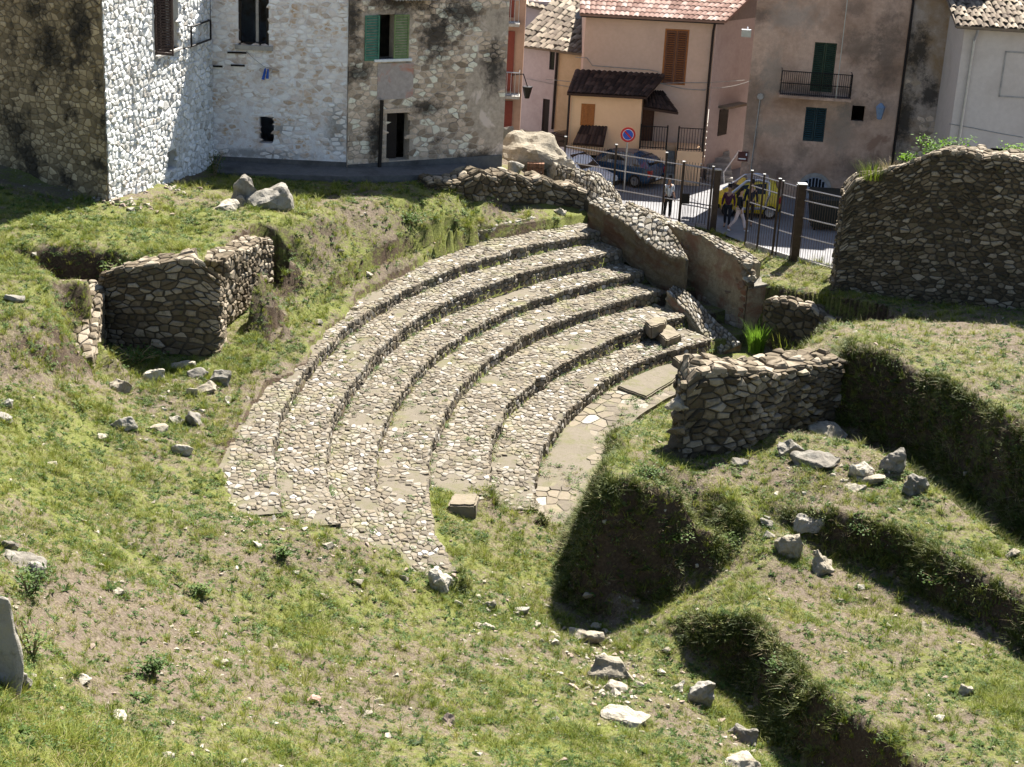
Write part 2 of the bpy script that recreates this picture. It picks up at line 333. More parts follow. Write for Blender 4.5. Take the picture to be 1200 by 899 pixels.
for k in range(0, 7):
    zt = ROWZ[k] if k < 6 else 0.0
    ro = rowr(k-1, TH); ri = rowr(k, TH)
    e = row_end(k) if k < 6 else 186.5
    m = (RR <= ro) & (RR > ri) & (TH > 124) & (TH < e - .4)
    if k == 0: m &= (RR-ri)/(ro-ri) < np.interp(TH, [127, 141, 146, 158, 163, 176, 180, 190, 198], [1, 1, 1.0, .75, .42, .3, .62, .95, .85])-.08+fbm(GXX*.8, GYY*.8, 5, 3)*.5
    HZ = np.where(m, np.minimum(HZ, zt-.12), HZ)
    if k < 6: HZ = np.where((RR <= ro) & (RR > ri-.1) & (TH > e-1.6) & (TH < e+1.2), np.maximum(HZ, zt-.04), HZ)
m = (RR > rowr(-1, TH)) & (RR < rowr(-1, TH)+.35) & (TH > 143) & (TH < 197)
HZ = np.where(m, HZ*.4 + (ROWZ[0]+.03)*.6, HZ)
HZ = np.where((RR < rowr(6, TH)) & (RR > 12) & (TH > 124) & (TH < 168) & (GYY > 44.2), np.minimum(HZ, -.12), HZ)
FL = [(1.5,66.0),(3.4,65.0),(7.7,62.45),(10.2,58.5),(13,57.0),(18,54.8),(26,52)]
# the floor of the niche, and the strip its walls stand in
_nb = [at(x, y, z) for x, y, z, t in NB]+[at(258,416,2.88), at(264,396,3.05), at(268,378,3.08), at(285,362,3.08), at(305,346,3.08), at(320,334,3.08)]
_d = np.full(GXX.shape, 9.0)
for a_, b_ in zip(_nb, _nb[1:]):
    ab = np.array((b_.x-a_.x, b_.y-a_.y)); tt = np.clip(((GXX-a_.x)*ab[0]+(GYY-a_.y)*ab[1])/(ab@ab), 0, 1)
    _d = np.minimum(_d, np.hypot(GXX-a_.x-ab[0]*tt, GYY-a_.y-ab[1]*tt))
HZ = np.where(_d < .62, np.minimum(HZ, 2.95), HZ)
_c = at(185, 425, 2.9); HZ = np.where(((GXX-_c.x)/1.75)**2+((GYY-_c.y)/1.25)**2 < 1, np.minimum(HZ, 2.95), HZ)
street = GYY > np.interp(GXX, [p[0] for p in FL], [p[1] for p in FL])
HZ = np.where(street & (GXX > 1.5), np.minimum(HZ, 1.7), HZ)
def tz(x, y):
    fx = min(max((x-GX0)/GS, 0), nx-1.001); fy = min(max((y-GY0)/GS, 0), ny-1.001)
    i, j = int(fx), int(fy); u, v = fx-i, fy-j
    return float((HZ[j, i]*(1-u)+HZ[j, i+1]*u)*(1-v)+(HZ[j+1, i]*(1-u)+HZ[j+1, i+1]*u)*v)
def ground(px, py):
    """first point of the terrain on the sight line of a pixel"""
    dx, dy, dz = ray(px, py); t = 14.0
    while t < 80:
        x, y, z = dx*t, dy*t, CZ+dz*t
        if z <= tz(x, y): break
        t += .05
    return Vector((dx*t, dy*t, tz(dx*t, dy*t)))
verts = np.stack([GXX.ravel(), GYY.ravel(), HZ.ravel()], 1)
idx = np.arange(nx*ny).reshape(ny, nx)
quads = np.stack([idx[:-1, :-1].ravel(), idx[:-1, 1:].ravel(), idx[1:, 1:].ravel(), idx[1:, :-1].ravel()], 1)
keep = (verts[quads[:, 0], 1] < 67)
quads = quads[keep]
me = bpy.data.meshes.new('ground'); me.vertices.add(len(verts)); me.vertices.foreach_set('co', verts.ravel())
me.loops.add(quads.size); me.loops.foreach_set('vertex_index', quads.ravel().astype(np.int32))
me.polygons.add(len(quads)); me.polygons.foreach_set('loop_start', np.arange(0, quads.size, 4, dtype=np.int32))
me.polygons.foreach_set('use_smooth', np.ones(len(quads), bool)); me.update(calc_edges=True); me.validate()
a = me.attributes.new('cover', 'FLOAT', 'POINT'); a.data.foreach_set('value', COVER.ravel())
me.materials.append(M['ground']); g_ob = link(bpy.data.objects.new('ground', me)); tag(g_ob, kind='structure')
# far country round the site, a sheet below the town
mb = MB(); q = 900
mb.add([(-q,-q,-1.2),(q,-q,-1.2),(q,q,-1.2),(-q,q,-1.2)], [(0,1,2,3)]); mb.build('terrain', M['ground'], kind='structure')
# ------------------------------------------------------------------ fitted stones: irregular cells over a surface
def cells(u0, u1, v0, v1, su, sv, jit=.42, seed=1, drop=.14):
    """polygons of a jittered, offset grid (each the region nearest its own seed), in (u, v)"""
    r = random.Random(seed); nu = max(1, round((u1-u0)/su)); nv = max(1, round((v1-v0)/sv)); su = (u1-u0)/nu; sv = (v1-v0)/nv
    G = {}
    for j in range(-2, nv+2):
        for i in range(-2, nu+2):
            G[i, j] = (i+.5+(.5 if j % 2 else 0)*.9-.22+r.uniform(-jit, jit), j+.5+r.uniform(-jit, jit)*.9)
    for key in list(G):                                      # some seeds go missing, so that stones differ in size
        if r.random() < drop and 0 < key[1] < nv-1: del G[key]
    out = []
    for j in range(nv):
        for i in range(-1, nu+1):
            if (i, j) not in G: continue
            cx, cy = G[i, j]
            if cx < -.2 or cx > nu+.2: continue
            poly = [(cx-1.6, cy-1.6), (cx+1.6, cy-1.6), (cx+1.6, cy+1.6), (cx-1.6, cy+1.6)]
            planes = []
            for dj in (-1, 0, 1, -2, 2):
                for di in (-1, 0, 1, -2, 2, -3, 3):
                    if di == 0 and dj == 0: continue
                    q = G.get((i+di, j+dj))
                    if q: 
                        a, b = q[0]-cx, q[1]-cy
                        planes.append((a, b, (q[0]**2+q[1]**2-cx*cx-cy*cy)/2))
            planes += [(-1, 0, 0), (1, 0, nu), (0, -1, 0), (0, 1, nv)]
            for a, b, c in planes:
                d = [a*x+b*y-c for x, y in poly]
                if max(d) <= 0: continue
                new = []; n = len(poly)
                for k in range(n):
                    p, q = poly[k], poly[(k+1) % n]; dp, dq = d[k], d[(k+1) % n]
                    if dp <= 0: new.append(p)
                    if (dp < 0 < dq) or (dq < 0 < dp):
                        t = dp/(dp-dq); new.append((p[0]+(q[0]-p[0])*t, p[1]+(q[1]-p[1])*t))
                poly = new
                if len(poly) < 3: break
            if len(poly) < 3: continue
            n = len(poly); c2 = (sum(p[0] for p in poly)/n, sum(p[1] for p in poly)/n)
            poly = [p for k, p in enumerate(poly) if math.hypot(p[0]-poly[k-1][0], p[1]-poly[k-1][1]) > .13]
            if len(poly) < 3: continue
            out.append(((u0+c2[0]*su, v0+c2[1]*sv), [(u0+x*su, v0+y*sv) for x, y in poly]))
    return out
def lay_stones(cl, mapf, H=(.02, .05), depth=.05, gap=.012, top=.68, seed=3, tint=(.1, .9), keepf=None, tilt=.35):
    """a stone for every cell: skirt, shoulder and a tilted crown; returns (verts, faces, tint)"""
    r = random.Random(seed); uvh = []; meta = []
    for (c, poly) in cl:
        if keepf and not keepf(*c): continue
        n = len(poly); h = r.uniform(*H); tx, ty = r.uniform(-tilt, tilt), r.uniform(-tilt, tilt)
        rad = sum(math.hypot(p[0]-c[0], p[1]-c[1]) for p in poly)/n
        s0 = max(.3, 1-gap*r.uniform(.6, 2.0)/max(rad, .02)); st = top*r.uniform(.85, 1.12)
        for s, hh in ((s0, -depth), (s0*.96, h*.55), (s0*st, h)):
            for p in poly:
                du, dv = (p[0]-c[0])*s, (p[1]-c[1])*s
                hz = hh
                if hh == h: hz = h*(1+(tx*du+ty*dv)/max(rad, .02)+r.uniform(-.12, .12))
                uvh.append((c[0]+du, c[1]+dv, hz))
        t = r.uniform(*tint)
        if r.random() < .1: t = min(1, t+.3)
        meta.append((n, t))
    if not meta: return []
    A = np.array(uvh); P = mapf(A[:, 0], A[:, 1], A[:, 2]); out = []; o = 0
    for n, t in meta:
        fs = [(k, (k+1) % n, n+(k+1) % n, n+k) for k in range(n)]+[(n+k, n+(k+1) % n, 2*n+(k+1) % n, 2*n+k) for k in range(n)]+[tuple(range(2*n, 3*n))]
        out.append((P[o:o+3*n], fs, t)); o += 3*n
    return out
def emit(stones, name, mat, parent, nparts=300, stuff=None, minpx=6.5, flip=False):
    """the stones that show largest become parts, the rest one joined part"""
    if not stones: return
    sz = []
    for i, (P, f, t) in enumerate(stones):
        n = len(P)//3; x, y, d = proj(P[n:2*n])
        inside = 0 < x.mean() < 1200 and 0 < y.mean() < 899
        sz.append((math.sqrt(max(0, (x.max()-x.min())*(y.max()-y.min()))) if inside else 0, i))
    sz.sort(reverse=True); big = {i for s, i in sz[:nparts] if s >= minpx}
    mb = MB()
    for i, (P, f, t) in enumerate(stones):
        if flip: f = [tuple(reversed(q)) for q in f]
        if i in big:
            c = P.mean(0); me = bpy.data.meshes.new(name); me.from_pydata([tuple(p) for p in P-c], [], f)
            a = me.attributes.new('tint', 'FLOAT', 'POINT'); a.data.foreach_set('value', [t]*len(P)); me.materials.append(mat)
            o = link(bpy.data.objects.new(name, me)); o.parent = parent; o.location = Vector(c)-wloc(parent)
        else: mb.add(P, f, t)
    if mb.v: mb.build(stuff or name+'s', mat, parent, kind='stuff')
# ------------------------------------------------------------------ the stone seats
WALL_A, WALL_B = Vector((3.0, 59.85)), Vector((7.95, 54.25))       # foot of the side wall in plan
WD = (WALL_B-WALL_A).normalized(); WN = Vector((WD.y, -WD.x))       # along, and out towards the seats
if WN.x > 0: WN = -WN
def before_wall(x, y, off=-.25):
    return (np.asarray(x)-WALL_A.x)*WN.x+(np.asarray(y)-WALL_A.y)*WN.y > off
ordinal = ['topmost wide row of the stone seats, grass along its outer edge', 'second row of cobbled stone seats from the top of the bank',
 'third row of cobbled stone seats, its lip broken near the wall', 'fourth row of cobbled stone seats, running lowest into the grass',
 'fifth row of cobbled stone seats, ending at the loose square block', 'lowest cobbled seat row, a neat step above the bare floor']
row_objs = []
def tread_map(k, zt, t0, t1):
    rm = float(np.mean(rowr(k, np.linspace(t0, t1, 9)))); w = 1.3
    def f(u, v, h):
        th = t0+np.degrees(u/rm); ri, ro = rowr(k, th), rowr(k-1, th); rad = ri+(ro-ri)*v/w
        sag = fbm(th*.23, rad*.8, 50+k, 3)*.11
        return np.stack([CX+rad*np.cos(np.radians(th)), CY+rad*np.sin(np.radians(th)), zt+h+sag], 1)
    return f, rm, w
for k in range(7):
    zt = ROWZ[k] if k < 6 else 0.0; zb = (ROWZ[k+1] if k < 5 else 0.0) if k < 6 else -.5
    t0 = [127.5, 128.5, 129.5, 130.5, 131.5, 132.0, 133][k]; t1 = row_end(k) if k < 6 else 187
    lab = ordinal[k] if k < 6 else None
    mid = R(165)
    if k < 6:
        row = thing('seat_row', (CX+rowr(k, 165)*math.cos(mid), CY+rowr(k, 165)*math.sin(mid), zb), lab, 'stone seating', 'curved rows of stone seats')
    else:
        row = thing('orchestra_floor', (CX+17*math.cos(mid), CY+17*math.sin(mid), -.5), 'bare worn floor at the foot of the stone seats', 'floor')
    row_objs.append(row)
    mp, rm, w = tread_map(k, zt, t0, t1); L = math.radians(t1-t0)*rm
    # bedding under the stones: walked surface and riser core
    nseg = 110; us = np.linspace(0, L, nseg+1); mb = MB()
    vv = np.linspace(0.03, w, 7)
    g = [mp(us, np.full_like(us, v), np.full_like(us, 0.0)) for v in vv]
    base = g[0].copy(); base[:, 2] = zb-.2
    rows_ = [base]+g
    for a, b in zip(rows_, rows_[1:]):
        A = np.concatenate([a, b]); n = nseg+1
        mb.add(A, [(i+1, i, n+i, n+i+1) for i in range(nseg)])
    mb.build('bedding', M['bedding'], row, smooth=False)
    # paving stones
    if k < 6:
        lf = [2.0, .4, .4, .5, .5, .3][k]
        cl = cells(0, L, 0.02, w, .175, .135, .43, 100+k)
        rr_ = random.Random(k)
        def kp(u, v):
            p = mp(np.array([u]), np.array([v]), np.array([0.]))[0]
            if not before_wall(p[0], p[1]): return False
            e = (L-u)/rm*57.3
            if e < 5 and rr_.random() < .6*(1-e/5): return False
            if k == 0:
                th = t0+math.degrees(u/rm); lim = np.interp(th, [127, 141, 146, 158, 163, 176, 180, 190, 198], [1, 1, 1.0, .75, .42, .3, .62, .95, .85])
                if v/w > lim+fbm(u*.7, v*.7, 5, 3)*.5: return False
            return fbm(u*.9, v*1.4, 33+k, 3) < .2
        st = lay_stones(cl, mp, (.012, .042), .05, .011, .72, 20+k, (.15, .82), kp)
        emit(st, 'paving_stone', M['cobble'], row, 210, 'paving_stones', 7.0)
        # riser stones
        hgt = zt-zb
        nr = max(2, round(hgt/.17))
        def rmap(u, v, h):
            th = t0+np.degrees(u/rm); rad = rowr(k, th)-h+.02-(hgt-v)*.06
            s = fbm(th*.23, rad*.8, 50+k, 3)*.11*(v/hgt)
            return np.stack([CX+rad*np.cos(np.radians(th)), CY+rad*np.sin(np.radians(th)), zb+v+s], 1)
        cl = cells(0, L, 0, hgt+.03, .21, hgt/nr, .38, 200+k)
        st = lay_stones(cl, rmap, (.02, .055), .06, .014, .66, 40+k, (.1, .75), lambda u, v: bool(before_wall(*rmap(np.array([u]), np.array([v]), np.array([0.]))[0][:2])) )
        emit(st, 'riser_stone', M['cobble'], row, 60, 'riser_stones', 8.0, flip=True)
    else:
        cl = cells(0, L, 0.05, w+.35, .42, .3, .42, 300)
        def mp2(u, v, h):
            th = t0+np.degrees(u/rm); ri, ro = rowr(6, th), rowr(5, th); rad = ri+(ro-ri)*v/(w+.35)
            return np.stack([CX+rad*np.cos(np.radians(th)), CY+rad*np.sin(np.radians(th)), 0*u+h], 1)
        st = lay_stones(cl, mp2, (.008, .02), .05, .012, .86, 77, (.2, .6), lambda u, v: fbm(u*.5, v*.8, 35, 3) < .08 and bool(before_wall(*mp2(np.array([u]), np.array([v]), np.array([0.]))[0][:2])))
        emit(st, 'floor_slab', M['cobble'], row, 150, 'floor_slabs', 7.0)
# ------------------------------------------------------------------ rubble walls
def z_for(x, y, py):
    lo, hi = -3.0, 17.0
    for _ in range(40):
        m = (lo+hi)/2
        if proj((x, y, m))[1] > py: lo = m
        else: hi = m
    return (lo+hi)/2
class Path:
    def __init__(s, nodes, side=1):
        s.p = np.array([n[:2] for n in nodes], float); s.zb = np.array([n[2] for n in nodes]); s.zt = np.array([n[3] for n in nodes])
        d = np.diff(s.p, axis=0); l = np.hypot(d[:, 0], d[:, 1]); s.s = np.concatenate([[0], np.cumsum(l)]); s.L = s.s[-1]
        nn = np.stack([d[:, 1]/l, -d[:, 0]/l], 1)*side
        vn = np.concatenate([nn[:1], (nn[:-1]+nn[1:])/2, nn[-1:]]); s.n = vn/np.hypot(vn[:, 0], vn[:, 1])[:, None]
    def __call__(s, u):
        f = lambda a: np.interp(u, s.s, a)
        return f(s.p[:, 0]), f(s.p[:, 1]), f(s.n[:, 0]), f(s.n[:, 1]), f(s.zb), f(s.zt)
def px_nodes(L):
    """(px, py, z of the foot, py of the top) -> (x, y, zb, zt)"""
    out = []
    for px, py, z, pt_ in L:
        a = at(px, py, z); out.append((a.x, a.y, z, z_for(a.x, a.y, pt_)))
    return out
def rubble_wall(name, nodes, label, cat, thick=.8, su=.26, sv=.18, H=(.02, .07), side=1, mats=('rubble', 'mortar'), top_mat=None, back=False, ends=(True, True),
                nparts=240, minpx=7.5, ragged=.12, seed=5, tint=(.1, .9), sink=.5, group=None, top_h=None, root=None, part='wall_stone', tsv=None):
    pth = Path(nodes, side); r = random.Random(seed)
    if root is None: root = thing(name, (*pth.p[len(pth.p)//2], float(pth.zb[len(pth.zb)//2])), label, cat, group)
    n = max(4, int(pth.L/.22)); us = np.linspace(0, pth.L, n+1)
    def zt_j(u): return fbm(u*1.3+seed*3.1, u*0+seed, seed, 3)*ragged*2
    x, y, nx_, ny_, zb, zt = pth(us); zt = zt+zt_j(us)-.02
    fb = np.stack([x, y, zb-sink], 1); ft = np.stack([x, y, zt], 1)
    bb = np.stack([x-nx_*thick, y-ny_*thick, zb-sink], 1); bt = np.stack([x-nx_*thick, y-ny_*thick, zt], 1)
    mb = MB(); m = n+1
    for A, B in ((fb, ft), (ft, bt), (bt, bb)):
        mb.add(np.concatenate([A, B]), [(i, i+1, m+i+1, m+i) if side > 0 else (i+1, i, m+i, m+i+1) for i in range(n)])
    for e in (0, n): mb.add([fb[e], ft[e], bt[e], bb[e]], [(0, 1, 2, 3) if (e == 0) == (side > 0) else (3, 2, 1, 0)])
    mb.build('core', M[mats[1]], root)
    hm = float(np.max(pth.zt-pth.zb))
    stones = []
    def front(u, v, h):
        x, y, a, b, zb, zt = pth(u); zt = zt+zt_j(u)
        return np.stack([x+a*h, y+b*h, zb-.1+(v/hm)*(zt-zb+.1)], 1)
    stones += lay_stones(cells(0, pth.L, 0, hm, su, sv, .42, seed), front, H, .06, .02, .64, seed, tint)
    if side < 0: pass
    def topf(u, v, h):
        x, y, a, b, zb, zt = pth(u); zt = zt+zt_j(u)
        return np.stack([x-a*v, y-b*v, zt+h], 1)
    tops = lay_stones(cells(0, pth.L, -.05, thick+.05, su*1.1, tsv or su*.9, .42, seed+1), topf, top_h or H, .08, .02, .64, seed+1, (max(tint[0], .42), 1))
    if side > 0: tops = [(P, [tuple(f) for f in fs], t) for P, fs, t in tops]
    fl = [(P, [tuple(reversed(f)) for f in fs], t) for P, fs, t in stones] if side < 0 else stones
    tl = tops if side > 0 else [(P, [tuple(reversed(f)) for f in fs], t) for P, fs, t in tops]
    al = fl+[(P, [tuple(reversed(f)) for f in fs], t) for P, fs, t in tl]
    for e, on in ((0, ends[0]), (1, ends[1])):
        if not on: continue
        ue = 0.0 if e == 0 else pth.L; sg = -1 if e == 0 else 1
        x0, y0, a0, b0, zb0, zt0 = [float(q) for q in pth(np.array(ue))]
        tx, ty = -b0*side*sg, a0*side*sg
        he = zt0-zb0
        if he < .1: continue
        def endf(u, v, h):
            return np.stack([x0-a0*u+tx*h, y0-b0*u+ty*h, zb0-.1+v+0*u], 1)
        es = lay_stones(cells(0, thick, 0, he+.08, su, sv, .42, seed+7+e), endf, H, .06, .02, .64, seed+9+e, tint)
        al += es
    al = fix_out(al, pth, thick)
    if top_mat:
        zs = {id(s): s for s in al}
    emit(al, part, M[mats[0]], root, nparts, part+'s', minpx)
    return root, pth
def fix_out(st, pth, thick):
    """faces wound so that each stone's crown looks away from its own skirt"""
    out = []
    for P, fs, t in st:
        n = len(P)//3; c = P[:n].mean(0); k = P[2*n:].mean(0)-c
        top = P[2*n:]; nrm = np.cross(top[1]-top[0], top[2]-top[0])
        out.append((P, [tuple(reversed(f)) for f in fs], t) if np.dot(nrm, k) < 0 else (P, fs, t))
    return out
rubble_wall('rubble_wall', px_nodes([(977,340,2.55,226),(985,340,2.57,214),(1000,341,2.6,206),(1020,343,2.7,197),(1045,347,2.75,189),(1070,350,2.85,182),(1110,354,2.95,181),(1155,360,3.1,184),(1200,366,3.2,190),(1260,374,3.4,200)]),
            'tall rubble stone wall at the right, weeds growing along its top', 'stone wall', 1.3, .26, .135, (.015, .1), seed=11, nparts=290, minpx=8)
w2, w2p = rubble_wall('rubble_wall', px_nodes([(797,541,2.0,447),(808,541,2.0,436),(850,537,2.0,438),(880,528,1.98,437),(910,516,1.95,434),(945,502,1.92,427),(980,488,1.9,421)]),
            'short thick rubble wall standing on the mound above the bare floor', 'stone wall', 1.15, .36, .18, (.02, .15), seed=12, minpx=8, nparts=280, tint=(.1, .95))
# the niche: a rounded bastion, a straight length beside it, a broken jamb opposite
rubble_wall('niche_wall', px_nodes([(119,392,3.1,324),(128,400,3.02,318),(150,407,2.96,313),(175,412,2.92,309),(200,416,2.9,306),(225,418,2.9,306),(244,418,2.9,311),(257,414,2.9,320),(263,404,2.95,328),(264,392,3.05,330)]),
            'rounded rubble wall of the niche dug into the grass bank', 'stone wall', 1.1, .32, .155, (.012, .08), seed=13, tint=(.3, .95))
rubble_wall('retaining_wall', px_nodes([(263,380,3.12,304),(275,370,3.12,297),(290,357,3.12,290),(305,345,3.12,285),(319,334,3.12,282)]),
            'low sunlit rubble wall holding the bank beside the rounded niche', 'stone wall', .7, .26, .18, (.03, .09), seed=14, tint=(.4, 1))
rubble_wall('jamb_wall', px_nodes([(123,386,3.15,326),(121,402,3.12,346),(117,418,3.1,372),(112,434,3.1,400),(108,448,3.1,424)]),
            'broken rubble stub sloping down at the open side of the niche', 'stone wall', 1.25, .26, .18, (.03, .08), seed=15, tint=(.3, .95), side=-1)
rubble_wall('low_wall', px_nodes([(500,226,4.2,216),(520,228,4.1,213),(545,231,3.9,206),(560,234,3.75,200),(585,234,3.55,206),(610,234,3.42,208),(640,237,3.15,213),(668,240,3.02,219),(690,243,2.95,228)]),
            'low mossy rubble footing crossing the bank below the stone house', 'stone wall', .9, .34, .22, (.04, .13), seed=16, ragged=.22, tint=(.25, .95))
rubble_wall('kerb_wall', px_nodes([(552,287,2.5,273),(585,278.5,2.5,264.5),(615,272,2.5,258.5),(640,264,2.5,254),(664,260,2.5,251),(692,256,2.5,247)]),
            'short length of raised kerb above the topmost seat row', 'stone kerb', .55, .24, .17, (.02, .06), seed=17, mats=('cobble', 'bedding'))
rubble_wall('low_wall', px_nodes([(893,385,1.0,352),(906,392,.9,351),(925,398,.85,357),(950,404,.8,366),(978,412,.8,376)]),
            'dark low rubble face under the grass edge, long grass before it', 'stone wall', .6, .3, .2, (.03, .09), seed=18, tint=(.1, .7))
# ------------------------------------------------------------------ plastered side wall with its cobbled slopes
def plaster_mat(name='old_plaster', k=1.0):
    m, nt, b = node_mat(name); K = lambda c: tuple(x*k for x in c)
    n1 = noise(nt, 1.1, 5, .6, dist=.4); n2 = noise(nt, 7, 6, .7); n3 = noise(nt, 2.6, 5, .65)
    c = ramp(nt, n2, [(.2, K((.16,.125,.075))), (.5, K((.27,.22,.14))), (.8, K((.38,.325,.22)))])
    c = mix(nt, ramp(nt, n1, [(.47, (0,0,0)), (.6, (.85,.85,.85))]), c, K((.2, .105, .065)))
    c = mix(nt, ramp(nt, n3, [(.6, (0,0,0)), (.75, (.8,.8,.8))]), c, K((.07, .055, .036)))
    nt.links.new(c, b.inputs['Base Color']); b.inputs['Roughness'].default_value = .95
    bump(nt, b, math_n(nt, 'ADD', n2, noise(nt, 30, 4)), .8, .04); return m
M['plaster'] = plaster_mat(); M['shaded_plaster'] = plaster_mat('shaded_old_plaster', .42)  # second plaster is a darkened copy: the wall's shade put into its colour
M['dark_face_stone'] = stone_mat('shaded_face_stone', [(0, (.035,.027,.018)), (.4, (.07,.055,.038)), (1, (.14,.115,.085))], stain=(.07,.038,.022), stain_scale=1.3, stain_at=(.5, .62))  # stones for the darkened plaster, the same shade in their colour
M['face_stone'] = stone_mat('plaster_smeared_stone', [(0, (.12,.085,.06)), (.4, (.2,.15,.105)), (1, (.33,.28,.215))], stain=(.19,.095,.055), stain_scale=1.3, stain_at=(.5, .62))
def hit(px, py, A, B, off):
    """sight line of a pixel met with the upright plane through A-B moved by off towards the seats"""
    d = (B-A).normalized(); n = Vector((d.y, -d.x))
    if n.x > 0: n = -n
    dx, dy, dz = ray(px, py)
    t = ((A.x+n.x*off)*n.x+(A.y+n.y*off)*n.y)/(dx*n.x+dy*n.y)
    return Vector((dx*t, dy*t, CZ+dz*t))
def slope_wall(name, A, B, front, back, offs, widths, zfoot, label, nparts=120, seed=1, su=.2, face='plaster', root=None):
    m = len(front); fr = []; bk = []
    for (f, b, o, w) in zip(front, back, offs, widths):
        fr.append(hit(*f, A, B, o)); bk.append(hit(*b, A, B, o-w))
    fr = np.array(fr); bk = np.array(bk)
    s = np.concatenate([[0], np.cumsum(np.linalg.norm(np.diff((fr+bk)/2, axis=0), axis=1))]); L = s[-1]
    W = float(np.linalg.norm(fr-bk, axis=1).mean())
    if root is None: root = thing(name, (float(fr[m//2, 0]), float(fr[m//2, 1]), zfoot[m//2]), label, 'stone wall')
    n = max(8, int(L/.13)); u = np.linspace(0, L, n+1)
    I = lambda a: np.stack([np.interp(u, s, a[:, i]) for i in range(3)], 1)
    F_, B_ = I(fr), I(bk); zf = np.interp(u, s, zfoot)
    F_[:, 2] += fbm(u*1.9, u*0+seed, seed, 4)*.2; B_[:, 2] += fbm(u*1.7, u*0+seed, seed+5, 3)*.1
    Fl = F_.copy(); Fl[:, 2] = np.minimum(zf-.3, F_[:, 2]-.15); Bl = B_.copy(); Bl[:, 2] = Fl[:, 2]
    mb = MB(); k = n+1
    # the front face in strips so that it can be uneven
    ns = 18; prev = Fl
    for j in range(1, ns+1):
        cur = Fl+(F_-Fl)*(j/ns)
        if j < ns:
            w = fbm(u*.9, u*0+j*.35, seed+21, 4)*.2*min(1, (ns-j)/3)
            cur = cur+np.stack([w*-.75, w*-.66, w*0], 1)
        mb.add(np.concatenate([prev, cur]), [(i, i+1, k+i+1, k+i) for i in range(n)]); prev = cur
    mb.add(np.concatenate([B_, Bl]), [(i, i+1, k+i+1, k+i) for i in range(n)])
    for e in (0, n): mb.add([Fl[e], F_[e], B_[e], Bl[e]], [(0, 1, 2, 3)])
    mb.build('plaster_face', M[face], root)
    hm = float(np.mean(F_[:, 2]-zf)); nv3 = np.array([-.75, -.66, 0.])
    def fm(uu, v, h):
        f = np.stack([np.interp(uu, u, F_[:, i]) for i in range(3)], 1); l = np.stack([np.interp(uu, u, Fl[:, i]) for i in range(3)], 1); t = v/hm
        w = fbm(uu*.9, t*18*.35, seed+21, 4)*.2*np.minimum(1, (1-t)*6); return l+(f-l)*t[:, None]+(h+w)[:, None]*nv3
    if hm > .8:
        fs_ = lay_stones(cells(0, L, .05, hm*.97, .26, .16, .42, seed+3), fm, (.02, .06), .06, .02, .68, seed+3, (.1, .8), lambda a, b: fbm(np.array([a*.55]), np.array([b*.8]), seed+4, 3)[0] > .06)
        emit(fix_out(fs_, None, 0), 'face_stone', M['face_stone' if face == 'plaster' else 'dark_face_stone'], root, 60, 'face_stones', 7)
    mb = MB(); mb.add(np.concatenate([F_-[0,0,.03], B_-[0,0,.03]]), [(i, i+1, k+i+1, k+i) for i in range(n)]); mb.build('bedding', M['bedding'], root)
    def mp(uu, v, h):
        f = np.stack([np.interp(uu, u, F_[:, i]) for i in range(3)], 1); b = np.stack([np.interp(uu, u, B_[:, i]) for i in range(3)], 1)
        return f+(b-f)*(v/W)[:, None]+np.stack([h*-.2, h*-.2, h*.95], 1)
    st = lay_stones(cells(0, L, -.04, W, su, su*.8, .4, seed), mp, (.03, .09), .06, .016, .66, seed, (.3, .92))
    emit(fix_out(st, None, 0), 'coping_stone', M['cobble'], root, nparts, 'coping_stones', 6)
    return root, F_, B_
WB0 = WALL_A-WN*1.5; WB1 = WALL_B-WN*1.0
a1 = slope_wall('side_wall', WALL_A, WALL_B, [(690,236),(706,246),(722,254),(738,264),(753,279),(766,289),(779,297),(791,302),(804,306)],
   [(708,230),(722,239),(741,243),(759,250),(774,258),(787,271),(797,286),(803,297),(807,306)], [0]*9, [.8,.8,.9,.95,1.0,.95,.7,.45,.12], [2.6,2.5,2.3,2.0,1.8,1.5,1.3,1.2,1.0],
   'plastered side wall of the seats, cobbled top swooping down', seed=31, face='shaded_plaster')
a2 = slope_wall('side_wall', WB0, WB1, [(727,242),(750,250),(772,259),(790,265),(803,271),(818,277),(838,289),(858,300),(878,312)],
   [(738,236),(764,246),(787,258),(806,265),(826,273),(845,281),(862,289),(880,298),(892,308)], [0]*9, [.7,.75,.8,.85,.85,.8,.8,.8,.8], [1.5,1.3,1.1,.9,.7,.5,.3,.2,.1],
   'taller rear side wall with reddish plaster and a broken end', seed=32)
a3 = slope_wall('stair_wall', WALL_A, WALL_B, [(781,343),(795,357),(810,371),(821,386),(834,401),(846,414)], [(789,336),(804,341),(818,354),(833,370),(851,386),(869,404)],
   [.75]*6, [.75,.8,.85,.85,.85,.85], [1.0,.7,.4,.2,.1,.0], 'low sloping cobbled wall beside the stone stair blocks', seed=33)
for nm, a in (('a1', a1), ('a2', a2), ('a3', a3)): print(nm, np.round(a[1][::6], 2).tolist(), np.round(a[2][::6], 2).tolist())
